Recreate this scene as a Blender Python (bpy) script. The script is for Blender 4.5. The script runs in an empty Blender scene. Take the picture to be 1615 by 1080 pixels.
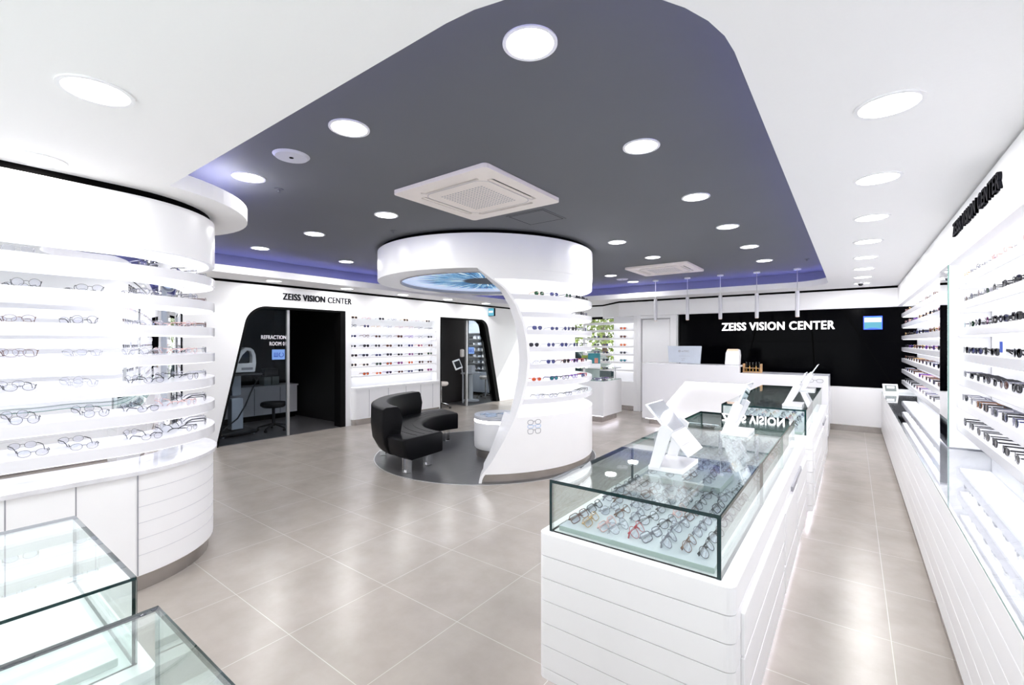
import bpy, math, random
from mathutils import Vector, Matrix
from mathutils.geometry import tessellate_polygon
random.seed(7)
sc = bpy.context.scene
PI = math.pi
R_ = math.radians
# ------------------------------------------------------------------ camera
cam_d = bpy.data.cameras.new('camera'); cam = bpy.data.objects.new('camera', cam_d); sc.collection.objects.link(cam)
cam_d.sensor_width = 36.0; cam_d.lens = 36.0*719.0/1615.0; cam_d.clip_start = 0.05; cam_d.clip_end = 300
YAW = math.atan(537.5/719.0)
cam.location = (0, 0, 1.55); cam.rotation_euler = (PI/2, 0, YAW)
cam_d.shift_y = 0.0
sc.camera = cam
# ------------------------------------------------------------------ view, world, big lights
sc.view_settings.view_transform = 'Standard'; sc.view_settings.look = 'None'
sc.view_settings.exposure = 0.33; sc.view_settings.gamma = 1.0
sc.view_settings.use_curve_mapping = False
sc.cycles.use_denoising = True
sc.cycles.max_bounces = 10; sc.cycles.diffuse_bounces = 6; sc.cycles.glossy_bounces = 5
sc.cycles.transparent_max_bounces = 40; sc.cycles.transmission_bounces = 8
sc.cycles.sample_clamp_indirect = 6.0
w = bpy.data.worlds.new('daylight'); sc.world = w; w.use_nodes = True
wb = w.node_tree.nodes['Background']; wb.inputs[0].default_value = (0.97, 0.98, 1.0, 1); wb.inputs[1].default_value = 2.6
LAMP_W = 7.5        # watts of one ceiling downlight
STRIP = 1.5          # strength of shelf LED strips
COVE = 34.0          # strength of the violet cove LED
sun_d = bpy.data.lights.new('sun', 'SUN'); sun_d.energy = 3.0; sun_d.angle = 0.02
sun = bpy.data.objects.new('sun', sun_d); sc.collection.objects.link(sun)
sun.rotation_euler = (R_(-38), R_(22), 0); sun.location = (-8, 14, 6)

# ------------------------------------------------------------------ helpers
C = sc.collection
def new_mat(name):
    m = bpy.data.materials.new(name); m.use_nodes = True
    return m, m.node_tree.nodes, m.node_tree.links, m.node_tree.nodes['Principled BSDF']
def PM(name, col, rough=0.5, metal=0.0, noise=0.0, nscale=8.0, spec=None, coat=0.0, bump=0.0, bscale=60.0):
    m, N, L, b = new_mat(name)
    b.inputs['Base Color'].default_value = (*col, 1); b.inputs['Roughness'].default_value = rough
    b.inputs['Metallic'].default_value = metal
    if spec is not None: b.inputs['Specular IOR Level'].default_value = spec
    if coat: b.inputs['Coat Weight'].default_value = coat; b.inputs['Coat Roughness'].default_value = 0.08
    tc = N.new('ShaderNodeTexCoord')
    if noise:
        n = N.new('ShaderNodeTexNoise'); n.inputs['Scale'].default_value = nscale; n.inputs['Detail'].default_value = 6
        r = N.new('ShaderNodeValToRGB')
        r.color_ramp.elements[0].position = 0.3; r.color_ramp.elements[1].position = 0.7
        r.color_ramp.elements[0].color = (*[c*(1-noise) for c in col], 1)
        r.color_ramp.elements[1].color = (*[min(1, c*(1+noise)) for c in col], 1)
        L.new(tc.outputs['Object'], n.inputs['Vector']); L.new(n.outputs['Fac'], r.inputs[0]); L.new(r.outputs[0], b.inputs['Base Color'])
    if bump:
        n = N.new('ShaderNodeTexNoise'); n.inputs['Scale'].default_value = bscale
        bp = N.new('ShaderNodeBump'); bp.inputs['Strength'].default_value = bump; bp.inputs['Distance'].default_value = 0.01
        L.new(tc.outputs['Object'], n.inputs['Vector']); L.new(n.outputs['Fac'], bp.inputs['Height']); L.new(bp.outputs[0], b.inputs['Normal'])
    return m
def EM(name, col, s):
    m, N, L, b = new_mat(name)
    b.inputs['Base Color'].default_value = (0.02, 0.02, 0.02, 1)
    b.inputs['Emission Color'].default_value = (*col, 1); b.inputs['Emission Strength'].default_value = s
    return m
def GLASS(name, tint, refl=1.0, rough=0.0, f0=0.04):
    """pane: transparent body with Schlick reflection on its faces"""
    m, N, L, b = new_mat(name); N.remove(b)
    out = N['Material Output']
    t = N.new('ShaderNodeBsdfTransparent'); t.inputs[0].default_value = (*tint, 1)
    g = N.new('ShaderNodeBsdfGlossy'); g.inputs['Roughness'].default_value = rough; g.inputs[0].default_value = (1, 1, 1, 1)
    lw = N.new('ShaderNodeLayerWeight'); lw.inputs[0].default_value = 0.5
    p = N.new('ShaderNodeMath'); p.operation = 'POWER'; p.inputs[1].default_value = 5
    q = N.new('ShaderNodeMath'); q.operation = 'MULTIPLY_ADD'; q.inputs[1].default_value = (1-f0)*refl; q.inputs[2].default_value = f0*refl
    mx = N.new('ShaderNodeMixShader')
    L.new(lw.outputs['Facing'], p.inputs[0]); L.new(p.outputs[0], q.inputs[0]); L.new(q.outputs[0], mx.inputs[0])
    L.new(t.outputs[0], mx.inputs[1]); L.new(g.outputs[0], mx.inputs[2]); L.new(mx.outputs[0], out.inputs[0])
    return m

M = {}
M['white'] = PM('white_laminate', (0.92, 0.92, 0.93), 0.32, noise=0.01, nscale=3)
M['white_gloss'] = PM('white_gloss', (0.80, 0.80, 0.835), 0.25, coat=0.3, noise=0.01, nscale=2)
M['plaster'] = PM('white_plaster', (0.95, 0.945, 0.945), 0.75, bump=0.05, bscale=40)
M['wallp'] = PM('wall_paint', (0.93, 0.93, 0.935), 0.55, bump=0.04, bscale=50)
M['dark_ceil'] = PM('slate_ceiling_paint', (0.128, 0.134, 0.146), 0.7, noise=0.03, nscale=1.2)
M['black'] = PM('black_gap', (0.002, 0.002, 0.002), 0.7, spec=0.02, noise=0.05)
M['black_glass'] = PM('black_lacquered_glass', (0.0008, 0.0008, 0.0015), 0.12, spec=0.03, noise=0.05)
M['black_frame'] = PM('black_frame', (0.003, 0.003, 0.003), 0.5, spec=0.1, noise=0.05)
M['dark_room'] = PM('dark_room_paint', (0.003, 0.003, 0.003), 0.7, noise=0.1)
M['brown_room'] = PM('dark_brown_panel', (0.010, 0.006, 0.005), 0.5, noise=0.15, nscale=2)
M['steel'] = PM('brushed_steel', (0.42, 0.39, 0.37), 0.25, metal=0.85, noise=0.15, nscale=3)
M['alu'] = PM('aluminium', (0.62, 0.62, 0.62), 0.35, metal=0.7, noise=0.03)
M['chrome'] = PM('chrome', (0.85, 0.85, 0.85), 0.08, metal=1.0, noise=0.02)
M['mirror'] = PM('mirror', (0.90, 0.91, 0.94), 0.0, metal=1.0)
M['stand_mirror'] = PM('grey_mirror', (0.66, 0.69, 0.74), 0.04, metal=1.0)
M['wavy_mirror'] = PM('bent_mirror', (0.90, 0.91, 0.94), 0.0, metal=1.0, bump=0.10, bscale=1.6)
M['leather'] = PM('black_leather', (0.004, 0.004, 0.005), 0.45, spec=0.14, bump=0.15, bscale=90)
M['marble'] = PM('white_marble', (0.74, 0.74, 0.77), 0.12, noise=0.12, nscale=6, coat=0.4)
M['grey_top'] = PM('grey_table_top', (0.50, 0.51, 0.55), 0.25, noise=0.06, nscale=5)
M['pale'] = PM('pale_grey_plastic', (0.62, 0.62, 0.66), 0.4, noise=0.02)
M['cream'] = PM('cream_plastic', (0.90, 0.83, 0.77), 0.5, noise=0.02)
M['acrylic'] = PM('white_acrylic', (0.88, 0.88, 0.90), 0.22, coat=0.4, noise=0.01)
M['tray'] = PM('frosted_tray', (0.56, 0.60, 0.65), 0.25, noise=0.02)
M['tray_edge'] = PM('green_glass_edge', (0.42, 0.50, 0.47), 0.15, noise=0.03)
M['edge'] = PM('dark_green_glass_edge', (0.002, 0.024, 0.025), 0.08, noise=0.1)
M['edge_light'] = PM('pale_green_glass_edge', (0.22, 0.38, 0.34), 0.1, noise=0.1)
M['glass'] = GLASS('case_glass', (0.945, 0.975, 0.965))
M['glass_top'] = GLASS('case_top_glass', (0.93, 0.97, 0.955), refl=1.25)
M['glass_clear'] = GLASS('clear_glass', (0.97, 0.985, 0.98))
M['glass_smoke'] = GLASS('tinted_partition_glass', (0.78, 0.81, 0.83), refl=0.3)
M['glass_counter'] = GLASS('counter_glass', (0.95, 0.96, 0.97), refl=1.2, f0=0.05)
M['lamp'] = EM('lamp_diffuser', (1.0, 0.98, 1.0), 9.0)
M['strip'] = EM('white_led_strip', (0.93, 0.94, 1.0), STRIP)
M['bright_strip'] = EM('bright_led_strip', (0.93, 0.93, 1.0), 9.0)
M['floor_strip'] = EM('floor_glow_strip', (0.90, 0.88, 1.0), 6.0)
M['cove'] = EM('violet_led_strip', (0.33, 0.33, 1.0), COVE)
M['sign_light'] = EM('lit_letters', (1.0, 0.97, 1.0), 2.5)
M['sign_blue'] = EM('lit_blue', (0.03, 0.10, 1.0), 1.6)
M['sign_cyan'] = EM('lit_cyan', (0.10, 0.50, 0.68), 0.75)
M['sign_white'] = EM('lit_white', (1, 1, 1), 1.0)
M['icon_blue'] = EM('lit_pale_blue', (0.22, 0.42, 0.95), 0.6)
M['warm'] = EM('warm_glow', (1.0, 0.72, 0.55), 0.9)
M['ink'] = PM('dark_letter_face', (0.012, 0.012, 0.016), 0.8, spec=0.1, noise=0.05)
M['ink_grey'] = PM('grey_print', (0.33, 0.33, 0.36), 0.4, noise=0.05)
M['print_blue'] = PM('blue_print', (0.03, 0.08, 0.42), 0.4, noise=0.05)
M['print_pale'] = PM('pale_blue_print', (0.45, 0.60, 0.85), 0.4, noise=0.05)
M['wood'] = PM('light_wood', (0.55, 0.33, 0.16), 0.5, noise=0.2, nscale=12)
M['amber'] = PM('amber_liquid', (0.75, 0.42, 0.04), 0.2, noise=0.1)
M['screen'] = PM('dark_screen', (0.02, 0.022, 0.024), 0.08, noise=0.1)
M['lcd'] = PM('grey_lcd', (0.22, 0.25, 0.24), 0.15, noise=0.1)
M['black_plastic'] = PM('black_plastic', (0.01, 0.01, 0.011), 0.4, noise=0.1)
M['blueish'] = PM('blue_white_plate', (0.55, 0.60, 0.68), 0.35, noise=0.03)
M['poster'] = PM('teal_poster', (0.02, 0.20, 0.24), 0.4, noise=0.4, nscale=4)
M['skin'] = PM('poster_skin_tone', (0.75, 0.30, 0.22), 0.5, noise=0.2)
M['paper'] = PM('booklet_cover', (0.35, 0.45, 0.65), 0.3, noise=0.7, nscale=14)
M['asphalt'] = PM('asphalt', (0.30, 0.30, 0.31), 0.9, noise=0.2)
M['carpaint'] = PM('dark_car_paint', (0.02, 0.035, 0.04), 0.15, noise=0.1)
M['carwhite'] = PM('white_car_paint', (0.8, 0.8, 0.82), 0.15, noise=0.02)
M['leaf'] = PM('foliage', (0.20, 0.27, 0.04), 0.7, noise=0.7, nscale=5)
M['bark'] = PM('bark', (0.10, 0.06, 0.03), 0.9, noise=0.3)
M['far_wall'] = PM('far_facade', (0.7, 0.7, 0.68), 0.8, noise=0.1, nscale=1)

def floor_mat(name, c1, c2, grout, bw, bh, ox, oy, rough):
    m, N, L, b = new_mat(name)
    g = N.new('ShaderNodeNewGeometry'); mp = N.new('ShaderNodeMapping'); mp.inputs['Location'].default_value = (-ox, -oy, 0)
    L.new(g.outputs['Position'], mp.inputs[0])
    br = N.new('ShaderNodeTexBrick'); br.offset = 0.0; br.squash = 1.0
    br.inputs['Scale'].default_value = 1.0; br.inputs['Mortar Size'].default_value = 0.0022; br.inputs['Mortar Smooth'].default_value = 0.2
    br.inputs['Brick Width'].default_value = bw; br.inputs['Row Height'].default_value = bh; br.inputs['Bias'].default_value = 0
    L.new(mp.outputs[0], br.inputs['Vector'])
    n = N.new('ShaderNodeTexNoise'); n.inputs['Scale'].default_value = 2.6; n.inputs['Detail'].default_value = 9; n.inputs['Roughness'].default_value = 0.62
    L.new(g.outputs['Position'], n.inputs['Vector'])
    r = N.new('ShaderNodeValToRGB'); r.color_ramp.elements[0].position = 0.25; r.color_ramp.elements[1].position = 0.75
    r.color_ramp.elements[0].color = (*c1, 1); r.color_ramp.elements[1].color = (*c2, 1)
    L.new(n.outputs['Fac'], r.inputs[0])
    L.new(r.outputs[0], br.inputs['Color1']); L.new(r.outputs[0], br.inputs['Color2']); br.inputs['Mortar'].default_value = (*grout, 1)
    L.new(br.outputs['Color'], b.inputs['Base Color'])
    rr = N.new('ShaderNodeMapRange'); rr.inputs[3].default_value = rough-0.02; rr.inputs[4].default_value = rough+0.03
    L.new(n.outputs['Fac'], rr.inputs[0]); L.new(rr.outputs[0], b.inputs['Roughness'])
    return m
M['floor'] = floor_mat('grey_porcelain_tiles', (0.305, 0.272, 0.241), (0.405, 0.366, 0.328), (0.50, 0.47, 0.43), 0.64, 0.615, -2.40, 1.23, 0.25)
M['floor_dark'] = floor_mat('dark_slate_tiles', (0.075, 0.073, 0.077), (0.09, 0.088, 0.092), (0.16, 0.16, 0.16), 0.64, 0.615, -2.40, 1.23, 0.33)

class MB:
    def __init__(s): s.v = []; s.f = []; s.m = []
    def add(s, vs, fs, mi=0):
        b = len(s.v); s.v += [tuple(v) for v in vs]
        s.f += [tuple(b+i for i in f) for f in fs]
        s.m += ([mi]*len(fs) if isinstance(mi, int) else list(mi)); return s
    def box(s, x0, x1, y0, y1, z0, z1, mi=0, side=None):
        vs = [(x, y, z) for z in (z0, z1) for y in (y0, y1) for x in (x0, x1)]
        fs = [(0, 2, 3, 1), (4, 5, 7, 6), (0, 1, 5, 4), (2, 6, 7, 3), (0, 4, 6, 2), (1, 3, 7, 5)]
        if side is not None:   # thin-direction faces = mi, others = side
            d = [x1-x0, y1-y0, z1-z0]; k = d.index(min(d))
            ms = [side]*6
            for i in {2: (0, 1), 1: (2, 3), 0: (4, 5)}[k]: ms[i] = mi
            return s.add(vs, fs, ms)
        return s.add(vs, fs, mi)
    def prism(s, poly, a, b, holes=(), axis='z', mi=0, side=None):
        """extrude a 2-D polygon; axis z: (x,y) points, axis x: (y,z), axis y: (x,z)"""
        def P(p, t):
            return {'z': (p[0], p[1], t), 'x': (t, p[0], p[1]), 'y': (p[0], t, p[1])}[axis]
        loops = [list(poly)]+[list(h) for h in holes]
        flat = [p for l in loops for p in l]; n = len(flat)
        tri = tessellate_polygon([[Vector((p[0], p[1], 0)) for p in l] for l in loops])
        vs = [P(p, a) for p in flat]+[P(p, b) for p in flat]
        s.add(vs, [tuple(t) for t in tri]+[tuple(i+n for i in reversed(t)) for t in tri], mi)
        st = len(s.v)-2*n; k = 0
        for l in loops:
            m = len(l)
            fs = [(st+k+i, st+k+(i+1) % m, st+n+k+(i+1) % m, st+n+k+i) for i in range(m)]
            s.f += fs; s.m += [mi if side is None else side]*m; k += m
        return s
    def tube(s, pts, r, n=6, closed=False, mi=0, rz=None):
        pts = [Vector(p) for p in pts]; m = len(pts); rings = []
        rr = r if isinstance(r, (list, tuple)) else [r]*m
        up = Vector((0, 0, 1)); last = None
        for i, p in enumerate(pts):
            if closed: d = pts[(i+1) % m]-pts[i-1]
            else: d = pts[min(i+1, m-1)]-pts[max(i-1, 0)]
            if d.length < 1e-9: d = Vector((1, 0, 0))
            d.normalize()
            if last is None:
                a = d.cross(up)
                if a.length < 0.05: a = d.cross(Vector((1, 0, 0)))
            else: a = last-d*last.dot(d)
            a.normalize(); last = a; b = d.cross(a)
            ring = []
            for k in range(n):
                t = 2*PI*k/n
                ring.append(p+a*(math.cos(t)*rr[i])+b*(math.sin(t)*rr[i]*(rz or 1)))
            rings.append(ring)
        vs = [v for g in rings for v in g]; fs = []
        for i in range(m if closed else m-1):
            j = (i+1) % m
            for k in range(n):
                fs.append((i*n+k, i*n+(k+1) % n, j*n+(k+1) % n, j*n+k))
        if not closed: fs += [tuple(range(n-1, -1, -1)), tuple((m-1)*n+k for k in range(n))]
        return s.add(vs, fs, mi)
    def lathe(s, prof, cx=0, cy=0, n=48, mi=0):
        vs = []; fs = []
        for r, z in prof:
            for k in range(n):
                t = 2*PI*k/n; vs.append((cx+r*math.cos(t), cy+r*math.sin(t), z))
        for i in range(len(prof)-1):
            for k in range(n): fs.append((i*n+k, i*n+(k+1) % n, (i+1)*n+(k+1) % n, (i+1)*n+k))
        s.add(vs, fs, mi)
        b = len(s.v)-len(vs)
        if prof[0][0] > 1e-4: s.f.append(tuple(b+k for k in range(n-1, -1, -1))); s.m.append(mi)
        if prof[-1][0] > 1e-4: s.f.append(tuple(b+(len(prof)-1)*n+k for k in range(n))); s.m.append(mi)
        return s
    def cyl(s, cx, cy, z0, z1, r, n=32, mi=0): return s.lathe([(r, z0), (r, z1)], cx, cy, n, mi)
    def ring(s, cx, cy, z0, z1, r0, r1, n=64, mi=0):
        s.lathe([(r0, z0), (r1, z0), (r1, z1), (r0, z1), (r0, z0)], cx, cy, n, mi)
        for _ in range(2): s.f.pop(); s.m.pop()
        return s
    def arc(s, prof, c, a0, a1, n=48, mi=0):
        """sweep closed (r,z) profile round centre c from a0 to a1 degrees"""
        m = len(prof); vs = []; fs = []
        for i in range(n+1):
            t = R_(a0+(a1-a0)*i/n)
            for r, z in prof: vs.append((c[0]+r*math.cos(t), c[1]+r*math.sin(t), z))
        for i in range(n):
            for k in range(m): fs.append((i*m+k, i*m+(k+1) % m, (i+1)*m+(k+1) % m, (i+1)*m+k))
        s.add(vs, fs+[tuple(range(m-1, -1, -1)), tuple(n*m+k for k in range(m))], mi); return s
    def xf(s, mat, start=0):
        s.v = s.v[:start]+[tuple(mat @ Vector(v)) for v in s.v[start:]]; return s
    def mesh(s, name, mats, off=(0, 0, 0), smooth=False):
        me = bpy.data.meshes.new(name)
        me.from_pydata([(v[0]-off[0], v[1]-off[1], v[2]-off[2]) for v in s.v], [], s.f)
        for mt in (mats if isinstance(mats, (list, tuple)) else [mats]): me.materials.append(mt)
        for p, k in zip(me.polygons, s.m): p.material_index = k
        import bmesh
        bm = bmesh.new(); bm.from_mesh(me); bmesh.ops.recalc_face_normals(bm, faces=bm.faces)
        bm.to_mesh(me); bm.free()
        if smooth:
            for p in me.polygons: p.use_smooth = True
        me.update(); return me
    def build(s, name, mats, parent=None, smooth=False, bevel=0, seg=2, label=None):
        if parent is not None: off = tuple(parent.location)
        else:
            xs = [v[0] for v in s.v]; ys = [v[1] for v in s.v]; zs = [v[2] for v in s.v]
            off = ((min(xs)+max(xs))/2, (min(ys)+max(ys))/2, min(zs))
        # a child of a child: its grandparent's location counts too
        if parent is not None:
            p = parent.parent
            while p is not None: off = tuple(a+b for a, b in zip(off, p.location)); p = p.parent
        me = s.mesh(name, mats, off, smooth)
        o = bpy.data.objects.new(name, me); C.objects.link(o)
        if parent is not None: o.parent = parent
        else: o.location = off
        if bevel:
            b = o.modifiers.new('bevel', 'BEVEL'); b.width = bevel; b.segments = seg; b.limit_method = 'ANGLE'; b.angle_limit = R_(40)
        if smooth:
            try:
                me.polygons.foreach_set('use_smooth', [True]*len(me.polygons))
                e = o.modifiers.new('split', 'EDGE_SPLIT'); e.split_angle = R_(38)
            except Exception: pass
        if label: o['label'] = label
        return o
def tag(o, label, cat, group=None):
    o['label'] = label; o['category'] = cat
    if group: o['group'] = group
    return o
def thing(name, label, cat, loc, group=None):
    o = bpy.data.objects.new(name, None); C.objects.link(o); o.location = loc; o.empty_display_size = 0.1
    return tag(o, label, cat, group)
def struct(o): o['kind'] = 'structure'; return o
def boxo(name, m, parent, *b, **k): return MB().box(*b).build(name, m, parent, **k)

def rpoly(pts, n=10):
    """polygon with rounded corners: pts = (x, y, radius)"""
    out = []; m = len(pts)
    for i in range(m):
        p = Vector(pts[i][:2]); r = pts[i][2]
        a = Vector(pts[i-1][:2])-p; b = Vector(pts[(i+1) % m][:2])-p
        if r <= 0: out.append(tuple(p)); continue
        a.normalize(); b.normalize(); ang = math.acos(max(-1, min(1, a.dot(b))))
        d = r/math.tan(ang/2); c = p+(a+b).normalized()*(r/math.sin(ang/2))
        s = p+a*d-c; e = p+b*d-c
        t0 = math.atan2(s.y, s.x); t1 = math.atan2(e.y, e.x)
        dt = (t1-t0+PI) % (2*PI)-PI
        for k in range(n+1):
            t = t0+dt*k/n; out.append((c.x+r*math.cos(t), c.y+r*math.sin(t)))
    return out
def offset(poly, d):
    """push a closed outline outward by d (anticlockwise outlines)"""
    out = []; m = len(poly)
    for i in range(m):
        a = Vector(poly[i-1]); p = Vector(poly[i]); b = Vector(poly[(i+1) % m])
        e1 = (p-a); e2 = (b-p)
        if e1.length < 1e-6: e1 = e2
        if e2.length < 1e-6: e2 = e1
        e1.normalize(); e2.normalize()
        n = Vector((e1.y, -e1.x))+Vector((e2.y, -e2.x))
        if n.length < 1e-6: n = Vector((e1.y, -e1.x))
        n.normalize(); k = max(0.5, n.dot(Vector((e1.y, -e1.x))))
        out.append((p.x+n.x*d/k, p.y+n.y*d/k))
    return out
def text_mb(s, wd, ht, depth=0.01, bold=0.0):
    """text as mesh, scaled to width x height, lying in u,v with thickness along w"""
    cu = bpy.data.curves.new('t', 'FONT'); cu.body = s; cu.extrude = 0.01; cu.space_character = 1.07; cu.resolution_u = 4
    ob = bpy.data.objects.new('t', cu); C.objects.link(ob)
    dg = bpy.context.evaluated_depsgraph_get(); dg.update()
    me = bpy.data.meshes.new_from_object(ob.evaluated_get(dg))
    vs = [v.co.copy() for v in me.vertices]; fs = [tuple(p.vertices) for p in me.polygons]
    bpy.data.objects.remove(ob); bpy.data.curves.remove(cu); bpy.data.meshes.remove(me)
    x0 = min(v.x for v in vs); x1 = max(v.x for v in vs); y0 = min(v.y for v in vs); y1 = max(v.y for v in vs)
    b = MB(); d = bold*ht; k_ = 3 if bold else 1
    for q, (ex, ey) in enumerate(((0, 0), (1, 0), (0.5, 0.5), (0, 0.6), (1, 0.6))[:5 if bold else 1]):
        b.add([((v.x-x0)/(x1-x0)*(wd-d)+ex*d, (v.y-y0)/(y1-y0)*(ht-0.6*d)+ey*d, (v.z+0.01)/0.02*depth+0.00005*q*(v.z > 0)) for v in vs], fs)
    return b
def uvw(origin, u, nrm):
    """matrix taking (u,v,w) to the world: u = reading direction, v = up, w = out of the wall"""
    u = Vector(u).normalized(); n = Vector(nrm).normalized(); v = n.cross(u)
    return Matrix(((u.x, v.x, n.x, origin[0]), (u.y, v.y, n.y, origin[1]), (u.z, v.z, n.z, origin[2]), (0, 0, 0, 1)))
ORD = ['first', 'second', 'third', 'fourth', 'fifth', 'sixth', 'seventh', 'eighth', 'ninth', 'tenth', 'eleventh', 'twelfth',
       'thirteenth', 'fourteenth', 'fifteenth', 'sixteenth', 'seventeenth', 'eighteenth', 'nineteenth', 'twentieth']

# ------------------------------------------------------------------ room shell
XL, XR, YB, YF = -7.5, 0.85, 10.05, -2.6
boxf = MB().prism([(-10.6, YF), (1.1, YF), (1.1, 10.75), (-10.6, 10.75)], -0.05, 0.0)
struct(boxf.build('floor', M['floor']))
PC = (-4.17, 4.97); PR = 1.48
tag(MB().cyl(PC[0], PC[1], 0.0, 0.004, 1.52, 96).build('floor_inlay', M['floor_dark']), 'dark grey round floor inlay beneath the black curved bench', 'floor inlay')
tag(MB().ring(PC[0], PC[1], 0.0, 0.005, 1.52, 1.533, 96).build('inlay_trim', M['alu']), 'thin pale metal ring edging the dark round floor inlay', 'floor trim')
# soffit with its opening
LC = (-4.22, 0.80)       # centre of the round end of the left display
hole = rpoly([(-1.0, 0.97, 0), (-0.31, 0.97, 0.66), (-0.31, 9.32, 0.6), (-6.8, 9.32, 0.6), (-6.8, 1.35, 0.5), (-5.2, 1.35, 0.0)])
arcp = []
for k in range(23):
    t = R_(142-k*(142-10.7)/22); arcp.append((LC[0]+0.92*math.cos(t), LC[1]+0.92*math.sin(t)))
hole = hole+arcp
outer = [(XL-0.2, YF), (1.1, YF), (1.1, 10.75), (XL-0.2, 10.75)]
struct(MB().prism(outer, 2.5, 2.60, [hole]).build('ceiling', M['plaster']))
o2 = offset(hole, 0.33)
o2 = rpoly([(-1.0, 0.6, 0), (0.08, 0.6, 0.9), (0.08, 9.75, 0.9), (-7.15, 9.75, 0.9), (-7.15, 0.55, 0.5)])
b = MB(); n = len(o2)
b.add([(p[0], p[1], 2.6) for p in o2]+[(p[0], p[1], 2.8) for p in o2], [(i, (i+1) % n, n+(i+1) % n, n+i) for i in range(n)])
b.prism([(XL-0.2, YF), (1.1, YF), (1.1, 10.75), (XL-0.2, 10.75)], 2.8, 2.85)
struct(b.build('ceiling', M['dark_ceil']))
cv = offset(hole, 0.20)
tag(MB().tube([(p[0], p[1], 2.606) for p in cv], 0.006, 6, True).build('cove_light', M['cove']), 'violet LED line hidden behind the edge of the white soffit', 'cove light')

# walls
def rwall(name, *b, m='wallp'): return struct(MB().box(*b).build(name, M[m]))
rwall('wall_right', XR, 1.1, YF, 10.3, 0, 2.5)
struct(MB().prism([(-7.7, 0), (1.1, 0), (1.1, 2.85), (-7.7, 2.85)], YF-0.12, YF, [[(-7.2, 0.12), (0.3, 0.12), (0.3, 2.42), (-7.2, 2.42)]], axis='y').build('wall_front', M['wallp']))
wf = bpy.data.objects.new('added_daylight_window', None); C.objects.link(wf); wf.location = (-3.4, YF-0.06, 0); struct(wf)  # unseen glazing behind the camera, added to bring daylight onto soffit and fronts
b = MB()
for x in (-7.2, -5.7, -4.2, -2.7, -1.2, 0.26): b.box(x, x+0.04, YF-0.09, YF-0.03, 0.12, 2.42)
b.build('window_frame', M['alu'], wf)
MB().box(-7.16, 0.26, YF-0.065, YF-0.055, 0.12, 2.42).build('window_pane', M['glass_clear'], wf)
rwall('wall_back', -3.9, 1.1, YB+0.02, 10.3, 0, 2.5)
# left wall with the two slanted openings and the display recess
op1 = [(2.76, 0, 0), (3.22, 2.13, 0.34), (4.90, 2.13, 0), (4.90, 0, 0)]
op2 = [(7.31, 0, 0), (7.31, 2.13, 0), (8.96, 2.13, 0.30), (9.49, 0, 0)]
poly = [(YF, 0)]+rpoly(op1, 12)+rpoly(op2, 12)+[(10.75, 0), (10.75, 2.46), (YF, 2.46)]
niche = [(5.02, 0.62), (7.20, 0.62), (7.20, 2.06), (5.02, 2.06)]
struct(MB().prism(poly, XL-0.2, XL, [niche], axis='x').build('wall_left', M['wallp']))
tag(MB().box(XL-0.15, XL-0.02, YF, 10.75, 2.46, 2.5).build('shadow_gap', M['black']), 'black shadow gap along the top of the refraction room wall', 'shadow gap')
# fascia over right display and back wall
struct(boxo('trim_1', M['wallp'], None, 0.60, XR, YF, 9.92, 2.16, 2.485))
struct(boxo('trim_2', M['black'], None, 0.615, XR, YF, 9.92, 2.485, 2.5))
struct(boxo('trim_3', M['wallp'], None, -4.32, 1.1, 9.90, YB+0.02, 2.15, 2.462))
struct(boxo('trim_4', M['black'], None, -4.32, 1.1, 9.915, YB+0.02, 2.462, 2.5))
# slanted and rear fascia towards the window
b = MB().prism([(-4.32, 9.90), (-4.32, 10.3), (-5.05, 10.75), (-5.05, 10.58)], 2.15, 2.462)
struct(b.build('trim_5', M['wallp']))
struct(MB().prism([(-4.32, 9.915), (-4.32, 10.3), (-5.05, 10.75), (-5.05, 10.595)], 2.462, 2.5).build('trim_6', M['black']))
struct(boxo('trim_7', M['wallp'], None, -7.5, -5.05, 10.58, 10.75, 2.20, 2.462))
struct(boxo('trim_8', M['black'], None, -7.5, -5.05, 10.60, 10.75, 2.462, 2.5))
# shop window at the back left
win = bpy.data.objects.new('window_1', None); C.objects.link(win); win.location = (-6.0, 10.66, 0); struct(win)
b = MB().box(-7.5, -4.4, 10.62, 10.70, 0.0, 0.10).box(-7.5, -4.4, 10.62, 10.70, 2.14, 2.20)
for x in (-7.5, -6.0, -4.46): b.box(x, x+0.06, 10.62, 10.70, 0.1, 2.14)
b.build('window_frame', M['black_frame'], win)
boxo('window_pane', M['glass_clear'], win, -7.44, -4.46, 10.655, 10.665, 0.10, 2.14)
rwall('wall_back', -4.4, -3.85, 10.2, 10.75, 0, 2.2)
# low white wall unit and black feature wall
bw = thing('feature_wall', 'glossy black panelled wall behind the reception desk', 'wall panel', (-1.1, YB, 0.77))
xs = [-3.0, -1.72, -0.86, 0.1, 0.85]
slants = [(-1.72, -1.2), (-0.75, -0.55), (0.0, 0.55)]
MB().box(-3.0, XR, YB-0.02, YB+0.01, 0.77, 2.15).build('black_panel', M['black_glass'], bw)
b = MB()
for x0, x1, z0, z1 in [(-1.75, -1.45, 0.8, 2.15), (-0.55, -0.62, 0.8, 2.15), (-0.15, 0.55, 2.15, 0.8)]:
    b.prism([(x0-0.012, z0), (x0+0.012, z0), (x1+0.012, z1), (x1-0.012, z1)], YB-0.0215, YB-0.0195, axis='y')
b.box(-1.9, XR, YB-0.0215, YB-0.0195, 1.56, 1.568)
b.build('seam', M['black'], bw)
lu = thing('low_cabinet', 'low white cabinet along the foot of the black wall', 'cabinet', (-1.1, YB-0.03, 0))
MB().box(-3.0, XR, YB-0.16, YB-0.025, 0.11, 0.77).build('body', M['white'], lu, bevel=0.004)
MB().box(-3.0, XR, YB-0.13, YB-0.025, 0.0, 0.11).build('plinth', M['steel'], lu)
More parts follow.
